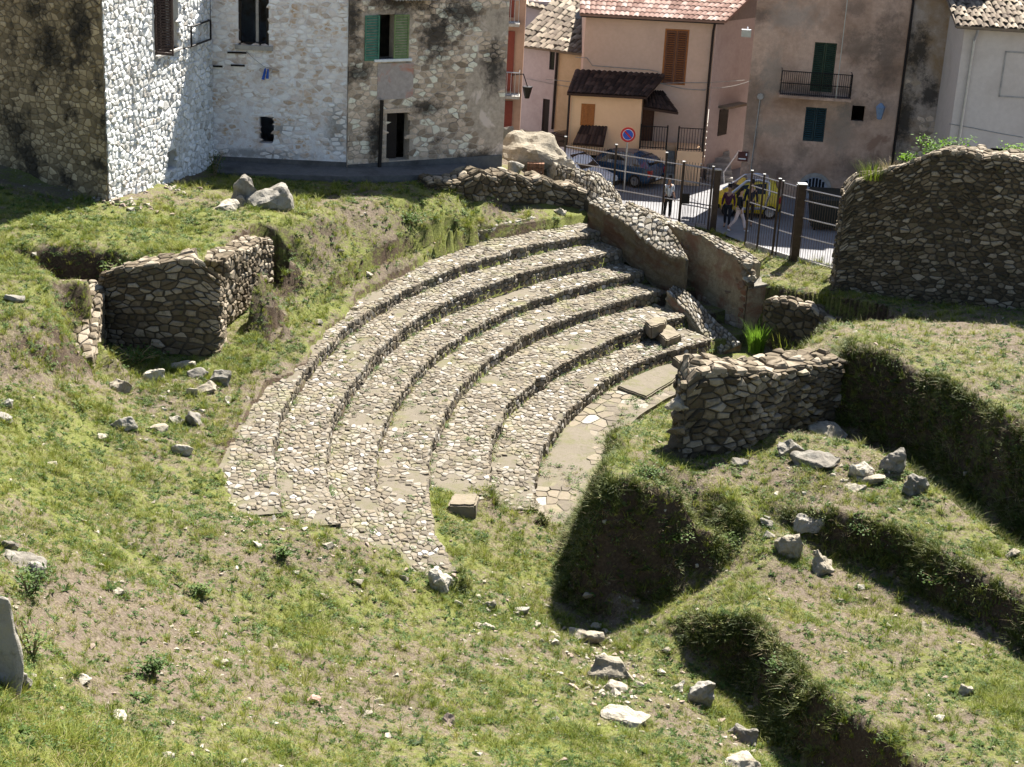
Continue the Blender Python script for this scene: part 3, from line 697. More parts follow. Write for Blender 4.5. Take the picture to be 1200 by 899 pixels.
# block at the end of the rear side wall
c0 = hit(879, 392, WB0, WB1, .02); c1 = c0+Vector((1.05, .42, 0)); zt0 = z_for(c0.x, c0.y, 334)
pil = thing('pier', (c0.x, c0.y, .3), 'square plastered pier ending the side wall, flat grey top', 'pier')
mb = MB(); n_ = Vector((WD.y, -WD.x)); bk = Vector((.0, .85))
P0, P1 = Vector((c0.x-.3*WD.x, c0.y-.3*WD.y)), Vector((c1.x, c1.y)); P2, P3 = P1+bk, P0+bk
mb.hexa([(p.x, p.y, -.2) for p in (P0, P1, P2, P3)]+[(p.x, p.y, zt0+dz) for p, dz in ((P0, -.25), (P1, .0), (P2, .02), (P3, 0))])
mb.build('plaster_face', M['plaster'], pil)
mb = MB(); mb.hexa([(p.x, p.y, zt0-.02+dz) for p, dz in ((P0, -.22), (P1, .03), (P2, .05), (P3, .03))]+[(p.x, p.y, zt0+.06+dz) for p, dz in ((P0, -.22), (P1, .0), (P2, .02), (P3, 0))]); mb.build('cap', M['grey_rock'], pil)
# stair blocks at the right ends of the rows
def slab(poly, z, zb, name, label, cat, mat='cobble', group=None, rough=.05):
    P = [at(x, y, z) for x, y in poly]; mb = MB(); n = len(P); c = sum(P, Vector())/n
    vs = [(p.x, p.y, zb) for p in P]+[(p.x, p.y, z-.04) for p in P]+[tuple(c+(p-c)*.93+Vector((0,0,random.uniform(-.015,.015)))) for p in P]
    fs = [(i, (i+1) % n, n+(i+1) % n, n+i) for i in range(n)]+[(n+i, n+(i+1) % n, 2*n+(i+1) % n, 2*n+i) for i in range(n)]+[tuple(range(2*n, 3*n))]
    ar = sum(P[i-1].x*P[i].y-P[i].x*P[i-1].y for i in range(n))
    if ar < 0: fs = [tuple(reversed(f)) for f in fs]
    if rough:
        bm = bmesh.new(); b_ = [bm.verts.new(v) for v in vs[:n]]; t_ = [bm.verts.new((p.x, p.y, z)) for p in P]
        for i in range(n): bm.faces.new((b_[i], b_[(i+1) % n], t_[(i+1) % n], t_[i]))
        bm.faces.new(t_); bm.faces.new(list(reversed(b_))); bmesh.ops.recalc_face_normals(bm, faces=bm.faces[:])
        bmesh.ops.bevel(bm, geom=bm.edges[:], offset=.04, segments=2, affect='EDGES'); bmesh.ops.triangulate(bm, faces=bm.faces[:])
        for _ in range(3): bmesh.ops.subdivide_edges(bm, edges=[e for e in bm.edges if e.calc_length() > .13], cuts=1); bmesh.ops.triangulate(bm, faces=bm.faces[:])
        from mathutils import noise as mn
        for v in bm.verts: v.co += mn.noise_vector(v.co*4.5)*rough
        bm.verts.index_update(); mb.add([tuple(v.co) for v in bm.verts], [[v.index for v in f.verts] for f in bm.faces], .5); bm.free()
    else: mb.add(vs, fs, .55)
    return mb.build(name, M[mat], None, label=label, cat=cat, group=group)
slab([(756,376),(766,371),(782,371),(779,378),(764,383)], 1.06, .6, 'stair_block', 'highest stone stair block, half shaded by the low sloping wall', 'stone block', group='stair blocks')
slab([(765,384),(784,380),(799,391),(781,399)], .72, .3, 'stair_block', 'middle stone stair block, sunlit on its flat top', 'stone block', group='stair blocks')
slab([(788,418),(806,413),(816,420),(797,426)], .28, -.1, 'stair_block', 'lowest stone stair block, a tuft of weeds on it', 'stone block', group='stair blocks')
slab([(723,452),(745,460),(758,465),(772,456),(786,448),(800,436),(786,426),(768,430),(747,439)], .13, -.2, 'floor_platform', 'thin flat stone platform laid on the bare floor', 'stone slab', 'bedding', rough=.015)
# ------------------------------------------------------------------ houses
class Facade:
    """upright wall plane: u runs from A to B, v is height, h stands out towards the viewer"""
    def __init__(s, A, B, z0, z1):
        s.A = Vector(A[:2]); s.B = Vector(B[:2]); s.d = (s.B-s.A).normalized(); s.L = (s.B-s.A).length; s.z0, s.z1 = z0, z1
        s.n = Vector((s.d.y, -s.d.x))
    def W(s, u, v, h=0): return Vector((s.A.x+s.d.x*u+s.n.x*h, s.A.y+s.d.y*u+s.n.y*h, v))
    def map(s, u, v, h): return np.stack([s.A.x+s.d.x*u+s.n.x*h, s.A.y+s.d.y*u+s.n.y*h, v+0*u], 1)
    def uv(s, px, py, h=0):
        dx, dy, dz = ray(px, py); ax, ay = s.A.x+s.n.x*h, s.A.y+s.n.y*h
        t = (ax*s.n.x+ay*s.n.y)/(dx*s.n.x+dy*s.n.y)
        x, y = dx*t, dy*t
        return (x-ax)*s.d.x+(y-ay)*s.d.y, CZ+dz*t
    def rect(s, x0, y0, x1, y1):
        a = s.uv(x0, (y0+y1)/2)[0]; b = s.uv(x1, (y0+y1)/2)[0]; c = s.uv((x0+x1)/2, y1)[1]; d = s.uv((x0+x1)/2, y0)[1]
        return (a, c, b, d)
    def box(s, mb, u0, v0, h0, u1, v1, h1, tint=.5):
        mb.hexa([s.W(u0, v0, h1), s.W(u1, v0, h1), s.W(u1, v0, h0), s.W(u0, v0, h0), s.W(u0, v1, h1), s.W(u1, v1, h1), s.W(u1, v1, h0), s.W(u0, v1, h0)], tint)
    def wall(s, mb, holes=(), depth=.4, u0=None, u1=None, back=None):
        u0 = 0 if u0 is None else u0; u1 = s.L if u1 is None else u1
        us = sorted({u0, u1, *[x for r in holes for x in (r[0], r[2]) if u0 < x < u1]}); vs = sorted({s.z0, s.z1, *[x for r in holes for x in (r[1], r[3]) if s.z0 < x < s.z1]})
        for a, b in zip(us, us[1:]):
            for c, d in zip(vs, vs[1:]):
                m, k = (a+b)/2, (c+d)/2
                if any(r[0] < m < r[2] and r[1] < k < r[3] for r in holes): continue
                mb.add([s.W(a, c), s.W(b, c), s.W(b, d), s.W(a, d)], [(0, 1, 2, 3)])
        for a, c, b, d in holes:
            c = max(c, s.z0); d = min(d, s.z1)
            q = [s.W(a, c), s.W(b, c), s.W(b, d), s.W(a, d)]; r = [s.W(a, c, -depth), s.W(b, c, -depth), s.W(b, d, -depth), s.W(a, d, -depth)]
            mb.add(q+r, [(0, 4, 5, 1), (1, 5, 6, 2), (2, 6, 7, 3), (3, 7, 4, 0)])
    def shell(s, mb, D, left=True, right=True):
        """the other sides of the house, D metres deep"""
        P = [s.W(0, s.z0), s.W(s.L, s.z0), s.W(s.L, s.z0, -D), s.W(0, s.z0, -D)]; T_ = [p+Vector((0, 0, s.z1-s.z0)) for p in P]
        f = [(1, 2, 6, 5)]*right+[(2, 3, 7, 6)]+[(3, 0, 4, 7)]*left+[(4, 5, 6, 7)]
        mb.add(P+T_, f)
def render_mat(name, c0, c1, stain, at_=(.5, .7), scale=.6, patches=None, bstr=.35, stain2=None):
    m, nt, b = node_mat(name); n1 = noise(nt, scale, 6, .65, dist=.3); n2 = noise(nt, 6, 5, .65)
    col = ramp(nt, n2, [(.25, c0), (.75, c1)])
    col = mix(nt, ramp(nt, n1, [(at_[0], (0,0,0)), (at_[1], (.9,.9,.9))]), col, stain)
    if patches:
        n3 = noise(nt, patches[1], 6, .6, dist=.5); col = mix(nt, ramp(nt, n3, [(patches[2], (0,0,0)), (patches[2]+.05, (1,1,1))]), col, patches[0])
    if stain2:
        n4 = noise(nt, stain2[1], 7, .75); col = mix(nt, ramp(nt, n4, [(stain2[2], (0,0,0)), (stain2[2]+.12, (.9,.9,.9))]), col, stain2[0])
    nt.links.new(col, b.inputs['Base Color']); b.inputs['Roughness'].default_value = .95
    bump(nt, b, math_n(nt, 'ADD', n2, noise(nt, 25, 5, .7)), bstr, .03); return m
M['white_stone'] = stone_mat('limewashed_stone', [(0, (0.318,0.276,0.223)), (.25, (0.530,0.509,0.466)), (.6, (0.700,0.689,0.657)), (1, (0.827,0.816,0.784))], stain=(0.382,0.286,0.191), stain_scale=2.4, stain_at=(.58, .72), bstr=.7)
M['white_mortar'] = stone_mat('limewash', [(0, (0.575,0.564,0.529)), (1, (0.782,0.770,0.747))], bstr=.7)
M['limewash_wall'] = render_mat('weathered_limewash', (0.675,0.611,0.589), (0.840,0.840,0.840), (0.508,0.364,0.255), (.5, .68), 1.6, patches=((0.563,0.414,0.287), 3.4, .62), bstr=.8)
M['limewash_stone'] = stone_mat('weathered_limewash_stone', [(0, (0.412,0.316,0.238)), (.3, (0.710,0.634,0.589)), (.7, (0.840,0.800,0.763)), (1, (0.840,0.840,0.840))], stain=(0.523,0.367,0.238), stain_scale=1.7, stain_at=(.52, .66))
M['old_stone'] = stone_mat('old_house_stone', [(0, (0.232,0.173,0.120)), (.35, (0.510,0.384,0.274)), (.7, (0.742,0.571,0.425)), (1, (0.840,0.787,0.619))], lichen=(0.277,0.207,0.124), stain=(0.069,0.054,0.045), stain_scale=.55, stain_at=(.6, .7))
M['old_mortar'] = render_mat('old_house_mortar', (0.360,0.285,0.217), (0.628,0.507,0.389), (0.084,0.062,0.052), (.56, .68), .5, patches=((0.724,0.590,0.487), .8, .6), bstr=.8)
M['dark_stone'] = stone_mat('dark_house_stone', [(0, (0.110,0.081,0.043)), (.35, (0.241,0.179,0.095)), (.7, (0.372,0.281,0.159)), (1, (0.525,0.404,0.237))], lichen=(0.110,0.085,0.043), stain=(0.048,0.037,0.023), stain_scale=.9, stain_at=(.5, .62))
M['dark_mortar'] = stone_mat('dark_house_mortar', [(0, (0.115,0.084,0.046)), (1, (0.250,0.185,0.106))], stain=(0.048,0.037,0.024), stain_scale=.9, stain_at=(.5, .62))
M['cement'] = render_mat('grey_cement', (0.089,0.086,0.084), (0.141,0.137,0.134), (0.045,0.043,0.040))
M['peach'] = render_mat('peach_render', (0.577,0.402,0.298), (0.647,0.459,0.355), (0.496,0.341,0.261), (.5, .8), .5, bstr=.15)
M['grey_render'] = render_mat('stained_grey_render', (0.451,0.307,0.225), (0.611,0.422,0.313), (0.290,0.181,0.121), (.46, .66), .42, patches=((0.334,0.207,0.145), .55, .63), stain2=((0.075,0.051,0.042), .8, .66), bstr=.5)
M['patched_render'] = render_mat('patched_render', (0.369,0.288,0.224), (0.553,0.441,0.358), (0.332,0.217,0.119), (.45, .6), .5, stain2=((0.056,0.043,0.035), .9, .62), bstr=.6)
M['pale_render'] = render_mat('pale_render', (0.525,0.462,0.408), (0.600,0.532,0.471), (0.450,0.386,0.333), (.5, .75), .5, bstr=.15)
M['mauve_render'] = render_mat('mauve_render', (0.413,0.338,0.321), (0.488,0.404,0.386), (0.362,0.285,0.267), (.5, .75), .7, bstr=.15)
M['tan_render'] = render_mat('tan_render', (0.552,0.408,0.252), (0.636,0.480,0.312), (0.456,0.336,0.204), bstr=.15)
M['red_paint'] = plain('dark_red_paint', (.2,.045,.03), .7)
M['brown_wood'] = plain('brown_wood', (.13,.055,.03), .6, var=.25, scale=14)
M['dark_brown'] = plain('dark_brown_wood', (.05,.032,.026), .6, var=.2)
M['orange_wood'] = plain('orange_wood', (.36,.13,.035), .6, var=.2, scale=14)
M['dark_wood'] = plain('dark_wood', (.022,.015,.012), .6)
M['green_paint'] = plain('faded_green_paint', (.075,.19,.125), .65, var=.25)
M['yellow_green_paint'] = plain('yellowed_green_paint', (.19,.24,.1), .65, var=.25)
M['dark_green_paint'] = plain('dark_green_paint', (.03,.05,.028), .65, var=.25)
M['teal_paint'] = plain('dark_teal_paint', (.018,.04,.045), .65, var=.25)
M['iron'] = plain('black_iron', (.018,.015,.014), .5, .3)
M['fence_iron'] = plain('brown_fence_iron', (.055,.038,.03), .45, .35, var=.3)
M['galvanised'] = plain('galvanised_steel', (.42,.42,.42), .4, .8)
M['dark_glass'] = plain('dark_glass', (.012,.014,.016), .08)
M['grey_stone'] = plain('grey_stone', (.34,.32,.29), .8, var=.2, bstr=.4)
M['roof_red'] = stone_mat('red_roof_tile', [(0, (0.150,0.081,0.062)), (.4, (0.238,0.144,0.114)), (.8, (0.326,0.221,0.185)), (1, (0.422,0.333,0.290))], bstr=.2)
M['roof_old'] = stone_mat('old_roof_tile', [(0, (.08,.06,.043)), (.4, (.16,.122,.09)), (.8, (.26,.21,.155)), (1, (.36,.3,.23))], lichen=(.15,.14,.08), bstr=.4)
M['roof_dark'] = stone_mat('dark_roof_tile', [(0, (.03,.018,.014)), (.5, (.055,.032,.024)), (1, (.1,.06,.045))], bstr=.3)
M['white_paint'] = plain('white_paint', (.75,.75,.73), .5)
M['blue_plastic'] = plain('blue_plastic', (.02,.09,.4), .4)
def in_rects(rs, m=.02):
    return lambda u, v: not any(r[0]-m < u < r[2]+m and r[1]-m < v < r[3]+m for r in rs)
def louvre(F_, r, h0, h1, mat, parent, n=16, name='shutter', fw=.055):
    """a shutter leaf flat to a facade: frame, and slats as one joined piece"""
    a, c, b, d = r; mb = MB()
    for q in ((a, c, a+fw, d), (b-fw, c, b, d), (a+fw, c, b-fw, c+fw*1.6), (a+fw, d-fw, b-fw, d)): F_.box(mb, q[0], q[1], h0, q[2], q[3], h1)
    s_ = mb.build(name, mat, parent)
    mb = MB(); hm = (h0+h1)/2
    for k in range(n):
        v = c+fw*1.6+(d-c-fw*2.6)*(k+.1)/n; dv = (d-c-fw*2.6)/n
        mb.hexa([F_.W(a+fw, v, h1-.004), F_.W(b-fw, v, h1-.004), F_.W(b-fw, v+dv*.2, h1-.012), F_.W(a+fw, v+dv*.2, h1-.012), F_.W(a+fw, v+dv*.5, h0+.01), F_.W(b-fw, v+dv*.5, h0+.01), F_.W(b-fw, v+dv*.7, h0+.002), F_.W(a+fw, v+dv*.7, h0+.002)])
    mb.build('slat', mat, s_)
    return s_
def rubble_face(F_, holes, root, mats, su, sv, H, seed, nparts, tint=(.1, .9), top=.66, minpx=7.5, keepf=None, gap=.02, vmax=None):
    z1 = min(F_.z1, vmax or 13.2)
    kf = in_rects(holes); k2 = (lambda u, v: kf(u, v) and (keepf is None or keepf(u, v)))
    st = lay_stones(cells(0, F_.L, F_.z0, z1, su, sv, .42, seed), F_.map, H, .05, gap, top, seed, tint, k2)
    emit(fix_out(st, None, 0), 'wall_stone', M[mats], root, nparts, 'wall_stones', minpx)
# --- the nearest house: one wall in shade, one in raking sun
C1 = at(127, 238, 5.35); C2 = at(250, 196, 4.55)
h1 = thing('stone_house', (C1.x, C1.y, 5.0), 'tall stone house at the left, its limewashed side in raking sun', 'house')
FS = Facade(C1, C2, 3.0, 15.5); FD = Facade((C1.x-7.2, C1.y+5.6), C1, 4.6, 15.5)
wS = FS.rect(180, -30, 209, 61); hS = FS.rect(196, 176, 207, 199)
mb = MB(); FS.wall(mb, [wS, hS], .45); FD.wall(mb, []); 
bk = [FS.W(FS.L, 4.3), FD.W(0, 4.3), FD.W(0, 4.3)+Vector((2, 9, 0))]
mb.add([*bk, *[p+Vector((0, 0, 11.2)) for p in bk]], [(0, 2, 5, 3), (2, 1, 4, 5)]); mb.add([FS.W(0, 15.5), FS.W(FS.L, 15.5), bk[2]+Vector((0, 0, 11.2)), FD.W(0, 15.5)], [(0, 1, 2, 3)])
mb.build('wall', M['white_mortar'], h1)
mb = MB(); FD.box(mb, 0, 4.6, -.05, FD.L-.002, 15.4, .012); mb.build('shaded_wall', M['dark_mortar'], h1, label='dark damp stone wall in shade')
rubble_face(FS, [wS, hS], h1, 'white_stone', .29, .19, (.015, .06), 61, 260, (.15, 1), .62, 7)
FD2 = Facade(FD.W(0, 0, .01), FD.W(FD.L, 0, .01), 4.6, 15.4)
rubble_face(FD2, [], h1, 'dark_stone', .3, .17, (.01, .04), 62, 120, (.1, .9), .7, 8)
# quoins are the corner stones themselves; loose footing stones at the foot of the corner
mb = MB(); fr = wS; 
for q in ((fr[0], fr[1], fr[0]+.07, fr[3]), (fr[2]-.07, fr[1], fr[2], fr[3]), (fr[0], fr[1], fr[2], fr[1]+.07)): FS.box(mb, q[0], q[1], -.3, q[2], q[3], -.18)
wf = mb.build('window', M['dark_wood'], h1)
mb = MB(); FS.box(mb, (fr[0]+fr[2])/2-.04, fr[1]+.07, -.28, (fr[0]+fr[2])/2+.04, fr[3], -.2); mb.build('window_bar', M['dark_wood'], wf)
mb = MB(); FS.box(mb, fr[0]-.05, fr[1]-.07, -.3, fr[2]+.05, fr[1], .12); mb.build('sill', M['grey_stone'], wf)
# shutter standing open at a right angle to the wall
sh0 = FS.W(wS[0]+.02, 0, .02); FSH = Facade((sh0.x, sh0.y), (sh0.x+FS.n.x*.62, sh0.y+FS.n.y*.62), 0, 1)
louvre(FSH, (0, wS[1]+.05, .62, wS[3]), -.04, .0, M['dark_brown'], h1, 26)
mb = MB()
a = FS.uv(219, 31); b = FS.uv(241, 46); p = [FS.W(a[0], a[1], .15), FS.W(b[0]+.1, a[1], .15), FS.W(b[0]+.1, b[1], .15), FS.W(a[0], b[1], .15)]
for i in range(4): mb.tube([p[i], p[(i+1) % 4]], .035, 5)
mb.tube([p[2]+Vector((0, 0, -.02)), FS.W(FS.uv(212, 58)[0], FS.uv(212, 58)[1], .0)], .02, 5); mb.tube([p[1], p[1]+Vector((0, 0, 5))], .012, 4)
for q in p[:2]: mb.tube([q, q-Vector((FS.n.x, FS.n.y, 0))*.2], .02, 4)
mb.build('lamp_bracket', M['iron'], h1)
# --- the limewashed middle house
D1 = at(249, 196, 4.5); D2 = at(406, 205, 4.45)
h2 = thing('stone_house', ((D1.x+D2.x)/2, D1.y, 4.4), 'limewashed rubble house in shade between two stone houses, blue pegs below its window', 'house')
FW = Facade(D1, D2, 1.8, 12.6); wW = FW.rect(279, -30, 315, 53); hW = FW.rect(304, 137, 321, 168)
mb = MB(); FW.wall(mb, [wW, hW], .4); FW.shell(mb, 6); mb.build('wall', M['limewash_wall'], h2)
base_v = FW.uv(320, 186)[1]
rubble_face(FW, [wW, hW], h2, 'limewash_stone', .3, .16, (.004, .03), 63, 200, (.1, .95), .7, 7.5, lambda u, v: v > base_v+.05 and fbm(np.array([u*.8]), np.array([v*.9]), 8, 3)[0] < .16, gap=.03)
mb = MB(); FW.box(mb, .02, 4.15, .0, FW.L, base_v, .05); mb.build('cement_skirt', M['cement'], h2)
mb = MB(); r = wW
for q in ((r[0], r[1], r[0]+.08, r[3]), (r[2]-.1, r[1], r[2], r[3]), (r[0]+.08, r[1], r[2]-.1, r[1]+.08)): FW.box(mb, q[0], q[1], -.22, q[2], q[3], -.1)
w_ = mb.build('window', M['dark_wood'], h2)
mb = MB(); FW.box(mb, r[2]-.5, r[1]+.08, -.3, r[2]-.4, r[3], -.24); mb.build('window_bar', M['grey_stone'], w_)
mb = MB(); FW.box(mb, r[0]-.1, r[1]-.16, -.2, r[2]+.15, r[1], .14); mb.build('sill', M['grey_stone'], w_)
for x0, y0, x1 in ((267, 61, 289), (247, 77, 261), (271, 76, 287)):
    a = FW.uv(x0, y0); b = FW.uv(x1, y0+1); mb = MB(); mb.tube([FW.W(a[0], a[1], .12), FW.W(b[0], b[1], .03)], .035, 5); mb.build('iron_hook', M['iron'], h2)
mb = MB(); mb.tube([FW.W(*FW.uv(289, 60), .06), FW.W(*FW.uv(297, 67), .16), FW.W(*FW.uv(310, 77), .2), FW.W(*FW.uv(327, 83), .06)], .012, 4); cord = mb.build('cord', M['grey_stone'], h2)
for (xa, ya), (xb, yb) in (((312, 79), (309, 92)), ((315, 80), (314, 91))):
    mb = MB(); mb.tube([FW.W(*FW.uv(xa, ya), .2), FW.W(*FW.uv(xb, yb), .2)], [.03, .06], 5); mb.build('clothes_peg', M['blue_plastic'], cord)
# --- the bare rubble house with green shutters
E2_ = at(588, 199, 4.25)
h3 = thing('stone_house', ((D2.x+E2_.x)/2, (D2.y+E2_.y)/2, 4.3), 'sooty rubble stone house with green shutters and a black doorway', 'house')
FG = Facade((D2.x+.02, D2.y-.06), E2_, 1.8, 12.8); wG = FG.rect(441, 17, 463, 69); dG = FG.rect(453, 132, 480, 188)
mb = MB(); FG.wall(mb, [wG, dG], .5); FG.shell(mb, 5.5); mb.build('wall', M['old_mortar'], h3)
pl = FG.rect(442, 74, 484, 116)
rubble_face(FG, [wG, dG, FG.rect(424, 12, 482, 74), pl], h3, 'old_stone', .3, .17, (.004, .03), 64, 280, (.05, 1), .72, 7.5, lambda u, v: v > FG.uv(500, 186)[1] and (u < FG.L*.74 or fbm(np.array([u*1.1]), np.array([v*.8]), 18, 3)[0] < -.02), gap=.016)
M['red_plaster'] = render_mat('plaster_with_red_patches', (0.350,0.295,0.261), (0.507,0.426,0.377), (0.525,0.217,0.138), (.5, .62), 1.1, bstr=.5)
mb = MB(); FG.box(mb, pl[0], pl[1], .0, pl[2], pl[3], .025); mb.build('plaster_patch', M['red_plaster'], h3)
mb = MB(); FG.box(mb, .02, 4.05, .0, FG.L-.05, FG.uv(500, 187)[1], .06); mb.build('cement_skirt', M['cement'], h3)
sl = FG.rect(427, 18, 444, 71); sr = FG.rect(461, 17, 478.5, 69)
louvre(FG, sl, .03, .07, M['green_paint'], h3, 15); louvre(FG, sr, .03, .07, M['yellow_green_paint'], h3, 15)
mb = MB(); FG.box(mb, wG[0]-.1, wG[1]-.09, -.3, wG[2]+.65, wG[1]-.0, .13); mb.build('sill', M['white_paint'], h3)
mb = MB(); FG.box(mb, dG[0], dG[1], -.45, dG[0]+.62*(dG[2]-dG[0]), dG[3], -.38); mb.build('door', M['dark_wood'], h3)
mb = MB(); FG.box(mb, dG[0]-.3, dG[3], -.2, dG[2]+.3, dG[3]+.16, .05); mb.build('lintel', M['old_stone'], h3)
mb = MB(); a = FG.uv(446, 117); b = FG.uv(443, 198); mb.tube([FG.W(a[0], a[1], .12), FG.W(a[0]-.02, (a[1]+b[1])/2, .12), FG.W(b[0], b[1], .12)], .07, 7); mb.build('drainpipe', M['iron'], h3)
mb = MB(); a = FG.rect(456, -3, 505, 4); n = 14
for k in range(n):
    u = a[0]+(a[2]-a[0])*k/n; FG.box(mb, u, a[3]-.02, 0, u+(a[2]-a[0])/n*.6, a[3]+.05, .5)
    FG.box(mb, u+(a[2]-a[0])/n*.6, a[3]-.06, 0, u+(a[2]-a[0])/n, a[3]+.01, .5)
mb.build('awning', M['grey_stone'], h3)
SOOT = (.022, .02, .018)
for px, py, rx, rz in ((512,42,1.0,1.3),(540,15,1.2,.8),(500,125,.9,.4),(412,25,.5,1.6),(420,85,.7,.5),(440,160,.35,1.6),(578,80,.5,1.2),(560,185,1.4,.5),(470,5,1.6,.5)):
    c_ = FG.W(*FG.uv(px, py)); 
    for n_ in ('old_stone', 'old_mortar', 'red_plaster'): add_stain(M[n_], c_, rx, rz, SOOT, .85)
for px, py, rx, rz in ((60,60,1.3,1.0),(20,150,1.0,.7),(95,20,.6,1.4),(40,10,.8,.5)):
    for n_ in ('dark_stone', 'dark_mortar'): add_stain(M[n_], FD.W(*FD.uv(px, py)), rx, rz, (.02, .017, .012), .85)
for px, py, rx, rz in ((300,180,2.6,.25),(395,150,.5,1.2),(330,150,.6,.3)): add_stain(M['limewash_wall'], FW.W(*FW.uv(px, py)), rx, rz, (.2, .19, .17), .7)
# cement ledge along the foot of both houses
lg0 = at(252, 208, 4.55); lg1 = at(406, 214, 4.5); lg2 = at(545, 212, 4.3)
ledge = thing('ledge', (lg1.x, lg1.y, 4.3), 'cracked grey cement ledge along the foot of the shaded houses', 'ledge')
mb = MB()
for a, b, wa, wb in ((lg0, lg1, FW.A, FW.B), (lg1, lg2, FG.A, FG.W(FG.L*.76, 0).xy)):
    q = [(a.x, a.y, 3.9), (b.x, b.y, 3.9), (wb.x, wb.y+.2, 3.9), (wa.x, wa.y+.2, 3.9)]
    za, zb_ = z_for(a.x, a.y, 202 if a is lg0 else 207), z_for(b.x, b.y, 207 if b is lg1 else 204)
    mb.hexa(q+[(a.x, a.y, za), (b.x, b.y, zb_), (wb.x, wb.y+.2, zb_+.04), (wa.x, wa.y+.2, za+.04)])
mb.build('cement_top', M['cement'], ledge)
# ------------------------------------------------------------------ tiled roofs
def tiled(name, Q, nc, nr, mat, parent, amp=.06, seed=1, wob=.0):
    """Q: eave start, eave end, ridge end, ridge start; arched tiles in overlapping rows"""
    a, b, c, d = [np.array(q, float) for q in Q]; nrm = np.cross(b-a, d-a); nrm /= np.linalg.norm(nrm)
    if nrm[2] < 0: nrm = -nrm
    r = random.Random(seed); mb = MB()
    P = lambda u, v, h: a+(b-a)*u*(1-v)+(c-d)*u*v+(d-a)*v+nrm*h
    for j in range(nr):
        for i in range(nc):
            v0, v1 = j/nr-.012, (j+1)/nr; du = r.uniform(-wob, wob)/nc; dh = r.uniform(-wob, wob)*amp*1.5
            vs = []
            for v, l in ((v0, .03), (v1, 0.0)):
                for k in range(6):
                    t = k/5; vs.append(P((i+t)/nc+du, v, amp*(math.sin(t*math.pi*.999)*1.0)-.01+l+dh))
            mb.add(vs, [(k, k+1, 7+k, 6+k) for k in range(5)], r.random())
    mb.build(name, mat, parent, kind='stuff', smooth=True)
    mb = MB(); mb.hexa([tuple(P(u, v, -.14)) for u, v in ((0,0),(1,0),(1,1),(0,1))]+[tuple(P(u, v, -.03)) for u, v in ((0,0),(1,0),(1,1),(0,1))]); mb.build('roof', mat, parent)
# --- peach house
YP = 72.3
PA = atY(675, 205, YP); PB = atY(823, 210, YP)
zeL = atY(672, 19, YP).z; ze = zeL+.05
FP = Facade((PA.x, YP), (PB.x, YP), 2.0, ze)
h6 = thing('peach_house', ((PA.x+PB.x)/2, YP, 2.1), 'peach rendered house with red tiled roof and tall brown shuttered window', 'house')
wP = FP.rect(779, 36, 803.5, 98); dP = FP.rect(752, 116, 766, 172)
mb = MB(); FP.wall(mb, [wP, dP], .18); FP.shell(mb, 7); mb.build('wall', M['peach'], h6)
mb = MB(); FP.box(mb, wP[0]-.07, wP[1]-.05, -.06, wP[2]+.07, wP[3]+.07, .02); fr_ = mb.build('window', M['orange_wood'], h6)
um = (wP[0]+wP[2])/2
for a, b in ((wP[0], um-.02), (um+.02, wP[2])): louvre(FP, (a, wP[1], b, wP[3]), .021, .055, M['brown_wood'], h6, 22, fw=.07)
mb = MB(); FP.box(mb, dP[0], dP[1], -.16, dP[2], dP[3], -.08); mb.build('door', M['brown_wood'], h6)
mb = MB(); FP.box(mb, -.25, ze-.02, .0, FP.L+.3, ze+.16, .42); mb.build('gutter', M['dark_wood'], h6)
for x0, y0, x1, y1 in ((837, 26, 823, 165),):
    a = FP.uv(x0-3, y0); b = FP.uv(x1, y1); mb = MB(); mb.tube([FP.W(FP.L-.1, ze, .3), FP.W(FP.L-.12, ze-.4, .1), FP.W(FP.L-.12, 3.0, .1)], .06, 7); mb.build('drainpipe', M['dark_wood'], h6)
rise = 2.1
tiled('roof_tiles', [FP.W(-.3, ze+.16, .5), FP.W(FP.L+.35, ze+.16, .5), FP.W(FP.L+3.3, ze+.16+rise, -4.0), FP.W(-.3, ze+.16+rise, -4.0)], 30, 14, M['roof_red'], h6, .055, 3)
M['shaded_gable_render'] = render_mat('shaded_gable_render', (.2,.165,.155), (.25,.21,.195), (.13,.105,.095), bstr=.2)  # darker render for the shadow side, its shade put into the colour
# gable side of the house, seen in shade
mb = MB(); FR = Facade((FP.B.x+.02, FP.B.y), (FP.B.x+3.7, FP.B.y+4.6), 2.0, ze); FR.wall(mb, []); mb.build('side_wall', M['mauve_render'], h6)
mb = MB(); p = [FR.W(0, ze), FR.W(FR.L*1.5, ze), FR.W(FR.L*.85, ze+rise+.1)]; mb.add([*p, *[q-Vector((.3, 0, 0)) for q in p]], [(0, 1, 2), (3, 5, 4), (0, 2, 5, 3), (1, 4, 5, 2)]); mb.build('gable', M['shaded_gable_render'], h6)
rr_ = FR.rect(842, 128, 852, 158)
mb = MB(); FR.box(mb, rr_[0], rr_[1], -.05, rr_[2], rr_[3], .03); w_ = mb.build('side_window', M['dark_glass'], h6)
mb = MB(); FR.box(mb, rr_[0]-.15, rr_[3]+.1, 0, rr_[2]+.9, rr_[3]+.2, .5); mb.build('window_canopy', M['roof_old'], w_)
